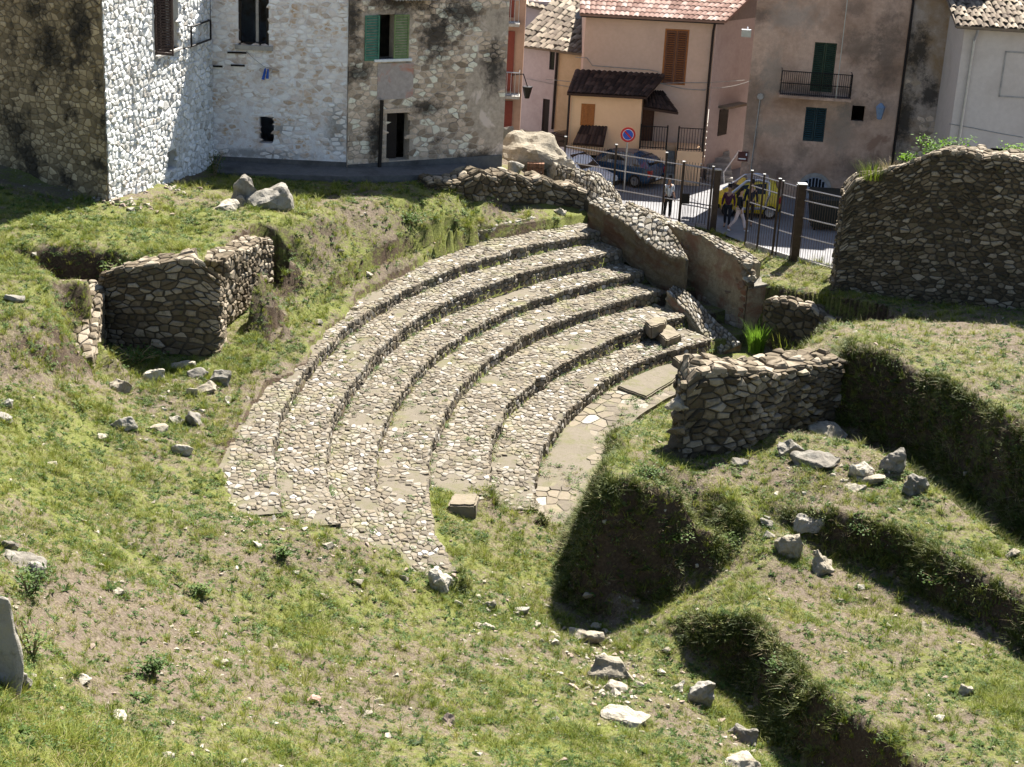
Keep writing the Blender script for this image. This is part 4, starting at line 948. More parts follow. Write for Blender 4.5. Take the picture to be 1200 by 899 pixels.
# low wing in front, its dark tiled roof and little shuttered window
YA = 70.7; QA = atY(664, 200, YA); QB = atY(746, 205, YA); zt_ = atY(700, 110, YA).z
FA = Facade((QA.x, YA), (QB.x, YA), 2.0, zt_)
wA = FA.rect(682, 123, 695.5, 146); gA = FA.rect(687, 182, 706, 198)
mb = MB(); FA.wall(mb, [wA, gA], .15); FA.shell(mb, YP-YA+.1); M['wing_render'] = render_mat('yellow_peach_render', (.78,.5,.29), (.82,.54,.32), (.7,.44,.25), (.5, .8), .5, bstr=.15); mb.build('wing_wall', M['wing_render'], h6)
mb = MB(); FA.box(mb, wA[0]-.05, wA[1]-.05, -.05, wA[2]+.05, wA[3]+.05, .02); mb.build('window', M['orange_wood'], h6)
um = (wA[0]+wA[2])/2
for a, b in ((wA[0], um-.015), (um+.015, wA[2])): louvre(FA, (a, wA[1], b, wA[3]), .021, .05, M['orange_wood'], h6, 9, fw=.05)
ztop = atY(720, 84, YP).z
tiled('wing_roof_tiles', [FA.W(-.2, zt_+.05, .35), FA.W(FA.L+.15, zt_+.05, .35), FA.W(FA.L+1.05, ztop, -(YP-YA)), FA.W(.15, ztop, -(YP-YA))], 17, 6, M['roof_dark'], h6, .06, 4)
a = FA.rect(675, 150, 710, 165)
tiled('canopy_tiles', [FA.W(a[0]-.15, a[1], .75), FA.W(a[2]-.1, a[1]-.03, .75), FA.W(a[2]+.05, a[3]+.1, .0), FA.W(a[0]+.2, a[3]+.1, .0)], 8, 2, M['roof_dark'], h6, .05, 5)
a = FP.rect(747, 109, 790, 128)
tiled('porch_tiles', [FP.W(a[0]+.2, a[1]+.35, 1.5), FP.W(a[2]+.1, a[1]+.2, 1.5), FP.W(a[2]-.5, a[3]+.1, 0), FP.W(a[0]+.3, a[3]+.1, 0)], 8, 4, M['roof_dark'], h6, .05, 6)
mb = MB(); FA.box(mb, -.12, 2.2, .02, -.02, zt_, .12); mb.build('drainpipe', M['dark_wood'], h6)
# raised landing with railings and steps
Y3 = 70.4; FL_ = Facade((atY(748, 190, Y3).x, Y3), (atY(822, 195, Y3).x, Y3), 2.0, atY(780, 176, Y3).z)
mb = MB(); e_ = FL_.L*.42; g_ = FL_.L*.6
FL_.box(mb, 0, 2.0, -(YP-Y3)+.05, e_, FL_.z1, 0); FL_.box(mb, g_, 2.0, -(YP-Y3)+.05, FL_.L, FL_.z1, 0); FL_.box(mb, e_, 2.0, -(YP-Y3)+.05, g_, FL_.z1-.02, -1.2)
mb.build('landing', M['wing_render'], h6)
mb = MB()
for k in range(5): FL_.box(mb, e_+.02, 2.0, -1.2, g_-.02, 2.0+(FL_.z1-2.0)*(k+1)/6, -.24*k)
mb.build('steps', M['grey_stone'], h6)
zr = FL_.z1+1.0
for (u0, u1) in ((.02, e_), (g_, FL_.L-.02)):
    mb = MB()
    for v in (FL_.z1+.08, zr): mb.tube([FL_.W(u0, v, -.06), FL_.W(u1, v, -.06)], .022, 5)
    n = int((u1-u0)/.11)
    for k in range(n+1):
        u = u0+(u1-u0)*k/n; mb.tube([FL_.W(u, FL_.z1, -.06), FL_.W(u, zr, -.06)], .012, 4)
    for u in (u0, u1): mb.tube([FL_.W(u, FL_.z1-.4, -.06), FL_.W(u, zr+.08, -.06)], .04, 5)
    mb.build('railing', M['iron'], h6)
# wires pinned to the peach front
for P_ in ([(674,67),(688,68),(694,77),(760,82),(771,84),(774,98),(800,104),(826,106)], [(640,93),(672,96),(700,99),(738,100),(752,104),(770,98),(800,97),(830,97),(873,94)]):
    mb = MB(); mb.tube([FP.W(*FP.uv(x, y, .06), .06) for x, y in P_], .016, 4); mb.build('wall_cable', M['grey_stone'], h6)
# --- house closing the dark lane
GA = at(865, 226, 2.1); GB = at(1040, 239, 2.1)
FZ = Facade((PB.x-1, 86), (GA.x+6, 86), 2.0, 13)
h11 = thing('lane_house', (GA.x, 86, 2.1), 'plain dark house closing the end of the narrow lane', 'house')
mb = MB(); FZ.wall(mb, []); FZ.shell(mb, 6); mb.build('wall', M['mauve_render'], h11)
# --- stained grey house
FQ = Facade(GA, GB, 2.0, 14.6)
h7 = thing('grey_house', ((GA.x+GB.x)/2, GA.y, 2.1), 'tall stained grey house with an iron balcony and an arched doorway', 'house')
bQ = FQ.rect(952, 50, 978, 108); wQ = FQ.rect(942.5, 126, 967, 166); oQ = FQ.rect(998, 124, 1013, 142); aQ = FQ.rect(936, 204, 970, 252)
hol = [bQ, wQ, oQ]
mb = MB(); FQ.wall(mb, hol, .22)
q_ = [FQ.W(0, 2.0), FQ.W(FQ.L, 2.0), FQ.W(FQ.L, 2.0, -9), FQ.W(5.4, 2.0, -9)]; q2 = [p+Vector((0, 0, 12.6)) for p in q_]    # its lane side runs back at a slant
mb.add(q_+q2, [(1, 2, 6, 5), (2, 3, 7, 6), (3, 0, 4, 7), (4, 5, 6, 7)]); mb.build('wall', M['grey_render'], h7)
um = (bQ[0]+bQ[2])/2
for a, b in ((bQ[0], um-.01), (um+.01, bQ[2])): louvre(FQ, (a, bQ[1], b, bQ[3]), -.1, -.05, M['dark_green_paint'], h7, 24)
um = (wQ[0]+wQ[2])/2
for a, b in ((wQ[0], um-.01), (um+.01, wQ[2])): louvre(FQ, (a, wQ[1], b, wQ[3]), -.08, -.03, M['teal_paint'], h7, 14)
bl = FQ.rect(911, 78, 998, 110); zbal = bl[1]
mb = MB(); FQ.box(mb, bl[0]+.1, zbal-.12, -.05, bl[2], zbal, .85); bal = mb.build('balcony', M['grey_render'], h7)
mb = MB(); zr = zbal+1.0
for v in (zbal+.06, zr, zbal+.5):
    mb.tube([FQ.W(bl[0]+.14, v, .02), FQ.W(bl[0]+.14, v, .8), FQ.W(bl[2]-.04, v, .8), FQ.W(bl[2]-.04, v, .02)], .02, 4)
n = 34
for k in range(n+1):
    u = bl[0]+.14+(bl[2]-.18-bl[0])*k/n; mb.tube([FQ.W(u, zbal, .8), FQ.W(u, zr, .8)], .011, 4)
for h in (.2, .4, .6):
    for u in (bl[0]+.14, bl[2]-.04): mb.tube([FQ.W(u, zbal, h), FQ.W(u, zr, h)], .011, 4)
mb.build('railing', M['iron'], bal)
mb = MB(); a = FQ.uv(991, 0); mb.tube([FQ.W(a[0], zbal, .8), FQ.W(a[0], a[1]+1, .8)], .02, 5); mb.build('aerial_pole', M['galvanised'], h7)
mb = MB(); a = FQ.uv(1051, 0); b = FQ.uv(1033, 190); mb.tube([FQ.W(FQ.L-.05, 14, .1), FQ.W(FQ.L-.05, 2.1, .1)], .05, 6); mb.build('drainpipe', M['iron'], h7)
for px, py, rx, rz, c_ in ((1010,55,1.3,.9,(.09,.075,.06)),(1003,132,.8,.8,(.06,.05,.042)),(880,130,.7,2.6,(.13,.105,.08)),(1040,60,.8,2.4,(.09,.075,.062)),(955,105,2.2,.35,(.05,.042,.036)),(900,200,1.8,.6,(.1,.08,.065)),(1010,200,1.6,.9,(.1,.085,.07)),(940,178,.6,.5,(.15,.115,.085)),(930,20,1.4,.8,(.3,.27,.235)),(985,150,.9,1.3,(.29,.25,.2)),(905,90,.6,1.5,(.29,.255,.21)),(890,20,.5,.5,(.06,.05,.045)),(1000,10,.7,.5,(.15,.11,.085)),(905,150,1.0,.5,(.28,.24,.19))):
    add_stain(M['grey_render'], FQ.W(*FQ.uv(px, py)), rx, rz, c_, .55, 2.4)
# arched doorway
ca = FQ.uv(954, 222); ra = (aQ[2]-aQ[0])/2*.92
def arch(r0, h, n=10): return [FQ.W(ca[0]+r0*math.cos(math.pi*k/n), ca[1]+r0*math.sin(math.pi*k/n), h) for k in range(n+1)]
mb = MB(); O = arch(ra*1.28, .07); I_ = arch(ra, .07); O2 = arch(ra*1.28, 0); 
mb.add([*O, *I_, *O2], [(k, k+1, 12+k, 11+k) for k in range(10)]+[(k+1, k, 22+k, 23+k) for k in range(10)])
for u in (-1.28, 1.0): FQ.box(mb, ca[0]+ra*u, 2.0, 0, ca[0]+ra*(u+.28), ca[1], .07)
ar_ = mb.build('door_arch', M['grey_stone'], h7)
mb = MB(); I_ = arch(ra, .03); mb.add([*I_, FQ.W(ca[0], ca[1], .03)], [(k, k+1, 11) for k in range(10)]); FQ.box(mb, ca[0]-ra, 2.02, 0, ca[0]+ra, ca[1], .03)
M['pale_blue_paint'] = plain('pale_blue_grey_paint', (.33,.36,.42), .6)
dr = mb.build('door', M['pale_blue_paint'], h7)
for k in range(6):
    u = ca[0]-ra*.75+ra*1.5*(k+.5)/6; hh = math.sqrt(max(.02, ra*ra*.8-(u-ca[0])**2)); mb = MB(); FQ.box(mb, u-.05, ca[1]+.1, .031, u+.05, ca[1]+hh, .04); mb.build('door_slot', M['dark_glass'], dr)
mb = MB(); FQ.box(mb, ca[0]-.1, ca[1]-.25, .031, ca[0]+.32, ca[1]+.0, .04); mb.build('notice', M['white_paint'], dr)
# lamps and brackets on the grey front
M['lamp_glass'] = plain('lamp_glass', (.2,.28,.4), .2)
a = FQ.uv(1031, 124); mb = MB(); mb.tube([FQ.W(a[0], a[1]-.5, .4), FQ.W(a[0], a[1], .4)], [.1, .2], 6); mb.tube([FQ.W(a[0], a[1], .4), FQ.W(a[0], a[1]+.18, .4)], [.22, .05], 6); mb.tube([FQ.W(a[0], a[1]+.1, 0), FQ.W(a[0], a[1]+.16, .4)], .02, 4)
mb.build('wall_lantern', M['lamp_glass'], h7)
a = FQ.uv(879, 32); mb = MB(); FQ.box(mb, a[0]-.35, a[1]-.35, .3, a[0]+.05, a[1]-.05, .55); mb.tube([FQ.W(a[0]-.1, a[1], .0), FQ.W(a[0]-.1, a[1]-.1, .4)], .03, 4); mb.build('floodlight', M['galvanised'], h7)
a = FQ.uv(891, 113); mb = MB(); mb.tube([FQ.W(a[0], a[1], 0), FQ.W(a[0], a[1], .06)], .14, 8); mb.tube([FQ.W(a[0], a[1], .03), FQ.W(a[0]-.1, a[1]-3.3, .03)], .025, 4); mb.build('junction_box', M['grey_stone'], h7)
# rendered wall beyond the drainpipe
GC = at(1130, 246, 2.1)
FT = Facade((GB.x+.05, GB.y+.1), (GC.x, GC.y+.3), 2.0, 14.2)
h7b = thing('patched_house', (GC.x, GC.y, 2.1), 'narrow patched wall with black damp stains beside a drainpipe', 'house')
mb = MB(); FT.wall(mb, []); FT.shell(mb, 8); mb.build('wall', M['patched_render'], h7b)
rubble_face(FT, [], h7b, 'old_stone', .35, .22, (.005, .03), 65, 40, (.1, .8), .7, 8, lambda u, v: v < FT.uv(1070, 90)[1] and fbm(np.array([u*.9]), np.array([v*.7]), 28, 3)[0] < -.02)
for px, py, rx, rz in ((1075,60,.7,1.4),(1060,140,.5,1.6),(1090,110,.6,.8)): add_stain(M['patched_render'], FT.W(*FT.uv(px, py)), rx, rz, (.03, .027, .024), .85)
# --- pale house at the right edge
HA = at(1098, 262, 2.2); HB = HA+Vector((7.5, -.5, 0))
zH = atY(1105, 30, HA.y).z; FH = Facade(HA, HB, 2.0, zH)
h8 = thing('pale_house', (HA.x+2, HA.y, 2.2), 'pale rendered house with a low tiled roof behind the tall rubble wall', 'house')
wH = FH.rect(1159, 174, 1180, 200)
mb = MB(); FH.wall(mb, [wH], .25); FH.shell(mb, 7); mb.build('wall', M['pale_render'], h8)
mb = MB(); q = FH.rect(1174, 61, 1215, 115)
for r in ((q[0], q[1], q[0]+.05, q[3]), (q[0], q[3]-.05, q[2], q[3]), (q[0], q[1], q[2], q[1]+.05)): FH.box(mb, r[0], r[1], 0, r[2], r[3], .03)
mb.build('blind_window', M['grey_stone'], h8)
mb = MB(); FH.box(mb, -.4, zH-.03, 0, FH.L+.3, zH+.12, .55); mb.build('gutter', M['dark_wood'], h8)
mb = MB(); mb.tube([FH.W(.45, zH, .4), FH.W(.42, zH-.5, .1), FH.W(.35, 2.2, .1)], .055, 6); mb.build('drainpipe', M['galvanised'], h8)
mb = MB(); mb.tube([FH.W(*FH.uv(x, y), .01) for x, y in ((1112,145),(1140,150),(1170,156),(1199,161))], .02, 4); mb.build('wall_cable', M['grey_stone'], h8)
tiled('roof_tiles', [FH.W(-.45, zH+.12, .6), FH.W(FH.L+.3, zH+.12, .6), FH.W(FH.L+.3, zH+1.15, -3.5), FH.W(-.45, zH+1.15, -3.5)], 38, 9, M['roof_old'], h8, .07, 8, wob=.35)
# --- house further up behind it
FB = Facade((HA.x+1.2, HA.y+6), (HA.x+9, HA.y+5.5), 2.0, 14.5)
h10 = thing('upper_house', (HA.x+4, HA.y+6, 2.2), 'pale wall with dark brown shutters rising behind the low tiled roof', 'house')
wB = FB.rect(1150, -20, 1210, 6)
mb = MB(); FB.wall(mb, [wB]); FB.shell(mb, 5); mb.build('wall', M['pale_render'], h10)
mb = MB(); FB.box(mb, wB[0], wB[1], -.15, wB[2], wB[3], -.05); mb.build('shutter', M['brown_wood'], h10)
# --- mauve house with a weathered roof, down the lane
Y5 = 77.0; RA_ = atY(607, 190, Y5); RB_ = atY(674, 190, Y5); z5 = atY(640, 55, Y5).z
FM = Facade((RA_.x, Y5), (RB_.x, Y5-1.5), 2.0, z5)
h5 = thing('mauve_house', ((RA_.x+RB_.x)/2, Y5, 2.1), 'mauve rendered house with a weathered tiled roof down the lane', 'house')
w5 = FM.rect(644, 58, 650, 82); d5 = FM.rect(635, 116, 643, 168)
mb = MB(); FM.wall(mb, [w5, d5], .2); FM.shell(mb, 8); mb.build('wall', M['mauve_render'], h5)
mb = MB(); u_ = FM.uv(652, 120)[0]; FM.box(mb, u_, 2.0, 0, FM.L, z5-.1, .1); mb.build('tan_wall', M['tan_render'], h5)
mb = MB(); mb.tube([FM.W(u_, z5, .2), FM.W(u_-.05, 3.2, .16)], .06, 6); mb.build('drainpipe', M['dark_wood'], h5)
mb = MB(); FM.box(mb, w5[0], w5[1], -.15, w5[2], w5[3], -.08); mb.build('window', M['dark_glass'], h5)
mb = MB(); FM.box(mb, d5[0], d5[1], -.15, d5[2], d5[3], -.08); mb.build('door', M['dark_wood'], h5)
mb = MB(); FM.box(mb, -.4, z5-.02, 0, FM.L+.3, z5+.1, .5); mb.build('gutter', M['grey_stone'], h5)
tiled('roof_tiles', [FM.W(-.4, z5+.1, .55), FM.W(FM.L+.2, z5+.1, .55), FM.W(FM.L+.4, z5+1.7, -4.2), FM.W(-.6, z5+2.6, -5.5)], 15, 13, M['roof_old'], h5, .06, 9, wob=.2)
mb = MB(); k = FM.W(1.5, z5+1.25, -2.2); mb.hexa([k+Vector(p) for p in ((0,0,-.3),(.95,-.1,-.3),(.95,.5,-.1),(0,.5,-.1),(0,0,-.02),(.95,-.1,-.02),(.95,.5,.2),(0,.5,.2))]); mb.build('roof_light', M['dark_glass'], h5)
# --- wall and roof behind it
Y9 = 88.0; SA = atY(598, 60, Y9); SB = atY(690, 60, Y9)
FN = Facade((SA.x, Y9), (SB.x, Y9), 2.0, atY(640, 2, Y9).z)
h9 = thing('far_house', ((SA.x+SB.x)/2, Y9, 2.1), 'far mauve wall rising behind the weathered roof', 'house')
mb = MB(); FN.wall(mb, []); FN.shell(mb, 6); mb.build('wall', M['mauve_render'], h9)
tiled('roof_tiles', [FN.W(-.2, FN.z1, .4), FN.W(FN.L*.98, FN.z1-.75, .4), FN.W(FN.L, FN.z1+.7, -4), FN.W(-.2, FN.z1+1.6, -4)], 16, 7, M['roof_old'], h9, .06, 10, wob=.2)
# --- red-shuttered house, a sliver beside the rubble house
YR = 70.0; TA = atY(560, 190, YR); TB = atY(607, 190, YR)
FE = Facade((TA.x, YR), (TB.x, YR), 2.0, 13.5)
h4 = thing('red_house', (TB.x, YR, 2.1), 'narrow salmon house with dark red shutters and small balconies', 'house')
mb = MB(); FE.wall(mb, []); FE.shell(mb, 3); M['salmon'] = render_mat('salmon_render', (.42,.25,.17), (.48,.3,.21), (.36,.2,.14), bstr=.15); mb.build('wall', M['salmon'], h4)
for (x0, y0, x1, y1) in ((588, -20, 603, 20), (586, 36, 602, 106), (586, 118, 600, 160)):
    r = FE.rect(x0, y0, x1, y1); mb = MB(); FE.box(mb, r[0], r[1], 0, r[2], r[3], .06); mb.build('shutter', M['red_paint'], h4)
for y in (24, 108):
    a = FE.uv(586, y); b = FE.uv(616, y); mb = MB(); FE.box(mb, a[0]-.5, a[1]-.12, 0, b[0]-.25, a[1], .9); bl_ = mb.build('balcony', M['grey_stone'], h4)
    mb = MB(); z_ = a[1]
    for v in (.05, 1.0): mb.tube([FE.W(a[0]-.4, z_+v, .85), FE.W(b[0]-.3, z_+v, .85), FE.W(b[0]-.3, z_+v, .05)], .025, 4)
    for k in range(8): mb.tube([FE.W(a[0]-.4+(b[0]-a[0]+.1)*k/7, z_, .85), FE.W(a[0]-.4+(b[0]-a[0]+.1)*k/7, z_+1, .85)], .012, 4)
    mb.build('railing', M['galvanised'], bl_)
a = FE.uv(618, 105); mb = MB(); mb.tube([FE.W(a[0]-.7, a[1]+.6, .1), FE.W(a[0]-.2, a[1]+.8, .9), FE.W(a[0], a[1]+.3, 1.0)], .025, 5); mb.tube([FE.W(a[0], a[1]-.2, 1.0), FE.W(a[0], a[1]+.3, 1.0)], [.1, .22], 6); mb.build('wall_lantern', M['iron'], h4)
# ------------------------------------------------------------------ road
def road_mat():
    m, nt, b = node_mat('worn_road'); n1 = noise(nt, 1.2, 5); n2 = noise(nt, 40, 3)
    c = ramp(nt, n1, [(.3, (.17,.165,.17)), (.7, (.235,.225,.225))]); c = mix(nt, math_n(nt, 'MULTIPLY', n2, .35), c, (.1,.1,.1))
    nt.links.new(c, b.inputs['Base Color']); b.inputs['Roughness'].default_value = .85; bump(nt, b, n2, .3, .01); return m
M['road'] = road_mat()
mb = MB(); rp = [(-30,66.2,2.1),(1.4,66.2,2.1),(3.4,65.15,2.1),(7.7,62.6,2.1),(10.2,58.6,2.1),(13,57.1,2.1),(18,54.9,2.1),(45,46,2.1),(60,200,2.1),(-40,200,2.1)]
mb.add(rp, [tuple(range(len(rp)))]); mb.build('road', M['road'], kind='structure')
# steps up the dark lane between the two houses
st_ = thing('lane_steps', (9.0, 72.5, 2.1), 'stone steps rising into the dark lane beside the peach house', 'steps')
for k in range(9): mb = MB(); mb.box((PB.x+.1, 71.5+.5*k, 2.0), (GA.x-.02, 72.0+.5*k-.003, 2.1+.19*(k+1)), .5); mb.build('step', M['grey_stone'], st_)
mb = MB(); mb.box((PB.x+.1, 76, 2), (GA.x-.02, 90, 3.85)); mb.build('landing', M['grey_stone'], st_)
mb = MB(); hr0 = atY(848, 221, 71.2); hr1 = atY(848, 202, 71.2); hr2 = Vector((hr1.x+.5, 74.2, hr1.z+1.0)); q_ = atY(866, 177, 72.5)
mb.tube([(hr0.x, hr0.y, 2.1), hr1, q_], .03, 6)
hand = mb.build('handrail', M['white_paint'], None, label='white steel handrail rising beside the lane steps', cat='handrail')
# ------------------------------------------------------------------ rocks
def rock_mesh(sx, sy, sz, seed, n=13, flat=.0, cuts=1):
    """broken limestone: a hull of few points, split and roughened"""
    from mathutils import noise as mn
    r = random.Random(seed); bm = bmesh.new()
    for i in range(n):
        v = Vector((r.gauss(0, 1), r.gauss(0, 1), r.gauss(0, 1))).normalized(); k = r.uniform(.8, 1.1)
        z = max(-.75, min(.62 if flat else .8, v.z*k*(1.7 if flat else 1.2)))
        bm.verts.new((max(-.85, min(.85, v.x*k))*sx/1.7, max(-.85, min(.85, v.y*k))*sy/1.7, z*sz/1.5))
    bmesh.ops.convex_hull(bm, input=bm.verts[:])
    for v in [v for v in bm.verts if not v.link_faces]: bm.verts.remove(v)
    bmesh.ops.dissolve_limit(bm, angle_limit=.3, verts=bm.verts[:], edges=bm.edges[:])
    if cuts:
        m = min(sx, sy, sz)
        bmesh.ops.bevel(bm, geom=bm.edges[:], offset=m*.04, segments=1, affect='EDGES', profile=.5)
        bmesh.ops.triangulate(bm, faces=bm.faces[:])
        for _ in range(cuts):
            bmesh.ops.subdivide_edges(bm, edges=[e for e in bm.edges if e.calc_length() > m*(.3 if cuts < 3 else .17)], cuts=1)
            bmesh.ops.triangulate(bm, faces=bm.faces[:])
        bm.normal_update()
        for v in bm.verts:
            q = v.co/max(sx, sy, sz)*3.2+Vector((seed*1.7, seed*.3, 0)); v.co += v.normal*(mn.fractal(q, 1, 2.2, 3)*m*(.17 if cuts > 1 else .04))
    bmesh.ops.recalc_face_normals(bm, faces=bm.faces[:])
    me = bpy.data.meshes.new('rock'); bm.to_mesh(me); bm.free()
    t = r.uniform(.25, .85); a = me.attributes.new('tint', 'FLOAT', 'POINT'); a.data.foreach_set('value', [t]*len(me.vertices))
    return me
def rock(px, py, w, h, label, mat='pale_rock', name='rock', seed=None, rz=None, tilt=.25, group=None, P=None, flat=0, depth=None, sink=.3):
    """px, py: the middle of the stone's foot; w, h its size in photograph pixels"""
    P = P or ground(px, py); s = proj(tuple(P))[2]/F; seed = seed if seed is not None else int(px*7+py*13)
    r = random.Random(seed); sx = w*s*1.1; sy = depth*s if depth else sx*r.uniform(.6, .85)
    sz = h*s*1.05 if h > w*1.3 else max((h*s-sy*.36)/.9, .3*sx*(.8 if flat else 1.1))
    me = rock_mesh(sx, sy, sz*1.45, seed, 14 if max(w, h) > 20 else 10, flat, 5 if max(w, h) > 70 else (3 if max(w, h) > 24 else (2 if max(w, h) > 15 else 1))); me.materials.append(M[mat])
    o = link(bpy.data.objects.new(name, me)); o.location = P+Vector((0, 0, sz*(.5-sink*.7)))
    o.rotation_euler = (r.uniform(-tilt, tilt), r.uniform(-tilt, tilt), r.uniform(-.4, .4) if rz is None else rz)
    ROCKS.append((P.x, P.y, sx*.5)); return tag(o, label, 'rock', group)
ROCKS = []
RK = [
 (312,244,58,40,'big grey boulder with moss beside the leaning slab, above the bank','grey_rock'),(287,240,30,38,'narrow grey slab leaning on the big boulder','grey_rock'),
 (263,246,34,16,'pale flat slab lying left of the boulders on the lawn','pale_rock'),(277,240,28,16,'pale flat slab between the leaning slab and the lawn','pale_rock'),
 (213,431,30,12,'flat pale stone right below the rounded niche wall','pale_rock'),(181,447,26,18,'white rounded stone in the weeds of the niche','pale_rock'),(143,458,30,20,'grey stone in the weeds at the open end of the niche','pale_rock'),
 (231,443,24,14,'dark stone just under the corner of the rounded wall','grey_rock'),(259,448,24,18,'grey angular stone right of the cluster below the niche','grey_rock'),(238,459,30,16,'pale block in the cluster below the niche','pale_rock'),(224,464,16,18,'small upright stone at the front of the cluster below the niche','pale_rock'),
 (145,500,28,18,'dark grey stone on the grass left of the white stone','grey_rock'),(181,504,30,13,'low flat stone between the dark stone and the white stone','pale_rock'),(217,531,30,18,'bright white stone alone on the slope left of the seats','pale_rock'),(228,496,22,18,'shaded stone above the bright white stone','grey_rock'),(207,497,20,13,'small pale stone half sunk in grass above the white stone','pale_rock'),
 (517,691,26,30,'upright pale block at the foot of the cobbled seats','pale_rock'),(527,851,19,19,'brown upright stone alone low in the meadow','brown_rock'),(360,726,13,10,'round white stone alone on the bare slope','pale_rock'),(365,822,20,13,'pinkish brick shaped stone on the bare slope','pink_rock'),
 (194,889,20,12,'white stone in the long grass at the bottom edge','pale_rock'),(139,696,20,9,'pair of flat white chips near the left rocks','pale_rock'),(97,800,20,13,'pale stone in the tall grass below the left boulder','pale_rock'),(138,842,24,13,'low grey stone half hidden in tall grass','pale_rock'),
 (717,794,54,34,'large flat pale slab tilted in the gully','pale_rock'),(733,843,58,28,'long pale slab at the low end of the gully stones','pale_rock'),(684,750,46,24,'pale slab at the top of the gully stones','pale_rock'),(820,827,32,36,'grey upright stone at the foot of the lower cut','grey_rock'),(797,812,20,18,'rounded stone left of the grey upright stone','pale_rock'),(722,808,32,12,'thin flat stone between the two gully slabs','pale_rock'),
 (611,719,22,12,'grey speckled stone in the grass of the gully','grey_rock'),(573,712,16,12,'small brown stone left of the speckled stone','pale_rock'),(572,737,16,10,'flat chip on the path through the gully','pale_rock'),(537,710,14,10,'stone in the grass right of the upright block','pale_rock'),
 (956,668,42,32,'large pale angular rock on the ledge below the ridge','pale_rock'),(925,652,34,32,'rounded pale rock leaning on the large angular one','pale_rock'),(946,619,36,24,'flat topped grey rock at the foot of the ridge','grey_rock'),
 (1005,556,32,24,'square pale rock on top of the ridge','pale_rock'),(1022,566,34,14,'flat white rock in front of the square rock','pale_rock'),(955,546,52,18,'long low grey slab on the ridge beside the rubble wall','grey_rock'),(924,532,32,22,'mossy rock at the wall end of the ridge','grey_rock'),(968,508,50,22,'pale rock under tall grass at the back of the ridge','pale_rock'),(1048,552,30,32,'dark leaning rock at the edge of the trench','grey_rock'),(1072,578,28,26,'brown rock at the right end of the ridge rocks','grey_rock'),(1000,573,26,12,'small flat rock below the square rock','pale_rock'),
 (898,616,16,12,'small stone on the top of the mound slope','grey_rock'),(896,610,14,10,'stone chip beside the mound edge','grey_rock'),(1187,654,20,14,'flat pale stone at the right edge of the ridge','pale_rock'),(1130,812,20,14,'pale stone in the right hand grass','pale_rock'),(1099,845,18,10,'flat pale stone at the lower right grass','pale_rock'),(868,868,36,26,'shaded rock under the lower cut','grey_rock'),(862,898,50,14,'flat pale rock at the bottom edge under the cut','pale_rock'),
 (12,645,22,18,'square grey stone against the left edge rocks','grey_rock'),(28,664,56,26,'long grey rock lying at the left edge of the slope','grey_rock'),(4,802,44,104,'tall grey boulder cut by the left edge of the view','grey_rock'),(24,806,26,30,'broken grey stone at the foot of the tall left boulder','grey_rock'),(40,676,26,20,'smaller grey stone beside the long rock at the left edge','grey_rock'),
 (10,478,20,14,'grey stone at the left edge of the bank','grey_rock'),(4,493,22,14,'lower grey stone at the left edge of the bank','grey_rock'),(18,352,22,12,'dark stone in the grass at the upper left','grey_rock'),
 (833,741,12,10,'small stone at the lip of the lower cut','pale_rock'),(560,268,8,6,'stone chip at the end of the raised kerb','pale_rock'),(655,250,16,10,'loose stone on the grass above the raised kerb','pale_rock'),(697,246,22,12,'smooth stone resting at the top of the side wall','grey_rock'),
 (1145,836,10,7,'tiny white stone by itself in the right hand grass','pale_rock'),(810,520,22,12,'fallen stone on the mound before the rubble wall','grey_rock'),(865,545,22,10,'fallen stone in the shade of the rubble wall','grey_rock')]
M['brown_rock'] = stone_mat('brown_rock', [(0, (.12,.09,.07)), (1, (.3,.23,.18))]); M['pink_rock'] = stone_mat('pink_rock', [(0, (.3,.17,.13)), (1, (.5,.33,.27))])
for x, y, w, h, lab, m in RK: rock(x, y, w, h, lab, m, flat=.0 if h > w*.55 else 1)
def wall_stone_at(P, sx, sy, sz, root, mat, name, seed):
    me = rock_mesh(sx, sy, sz, seed, 14, 1, 2); me.materials.append(M[mat]); o = link(bpy.data.objects.new(name, me)); o.parent = root; o.location = P-wloc(root); o.rotation_euler = (0, 0, random.Random(seed).uniform(-.5, .5))
q0 = at(796, 541, 2.0)
for i, (dx, dz, sx, sz) in enumerate(((-.12,.15,.75,.4),(.0,.5,.6,.36),(-.1,.85,.65,.34),(-.02,1.2,.55,.3),(-.16,1.52,.62,.3),(.12,1.95,.5,.26))): wall_stone_at(q0+Vector((dx, .15+.1*(i % 2), dz)), sx, .6, sz, w2, 'rubble' if i < 4 else 'pale_rock', 'end_stone', 700+i)
e0 = Vector(a2[1][-1])
for i, (k, dz, sx) in enumerate(((.0,.02,.4),(.25,-.2,.36),(-.3,.06,.36),(.1,-.45,.42),(.3,-.62,.34),(-.15,-.28,.4),(.45,-.35,.3),(-.55,.1,.3))): wall_stone_at(e0+Vector((WD.x*k*.6+WN.x*.06, WD.y*k*.6+WN.y*.06, dz)), sx, .34, .24, a2[0], 'rubble' if i % 3 else 'pale_rock', 'broken_stone', 720+i)
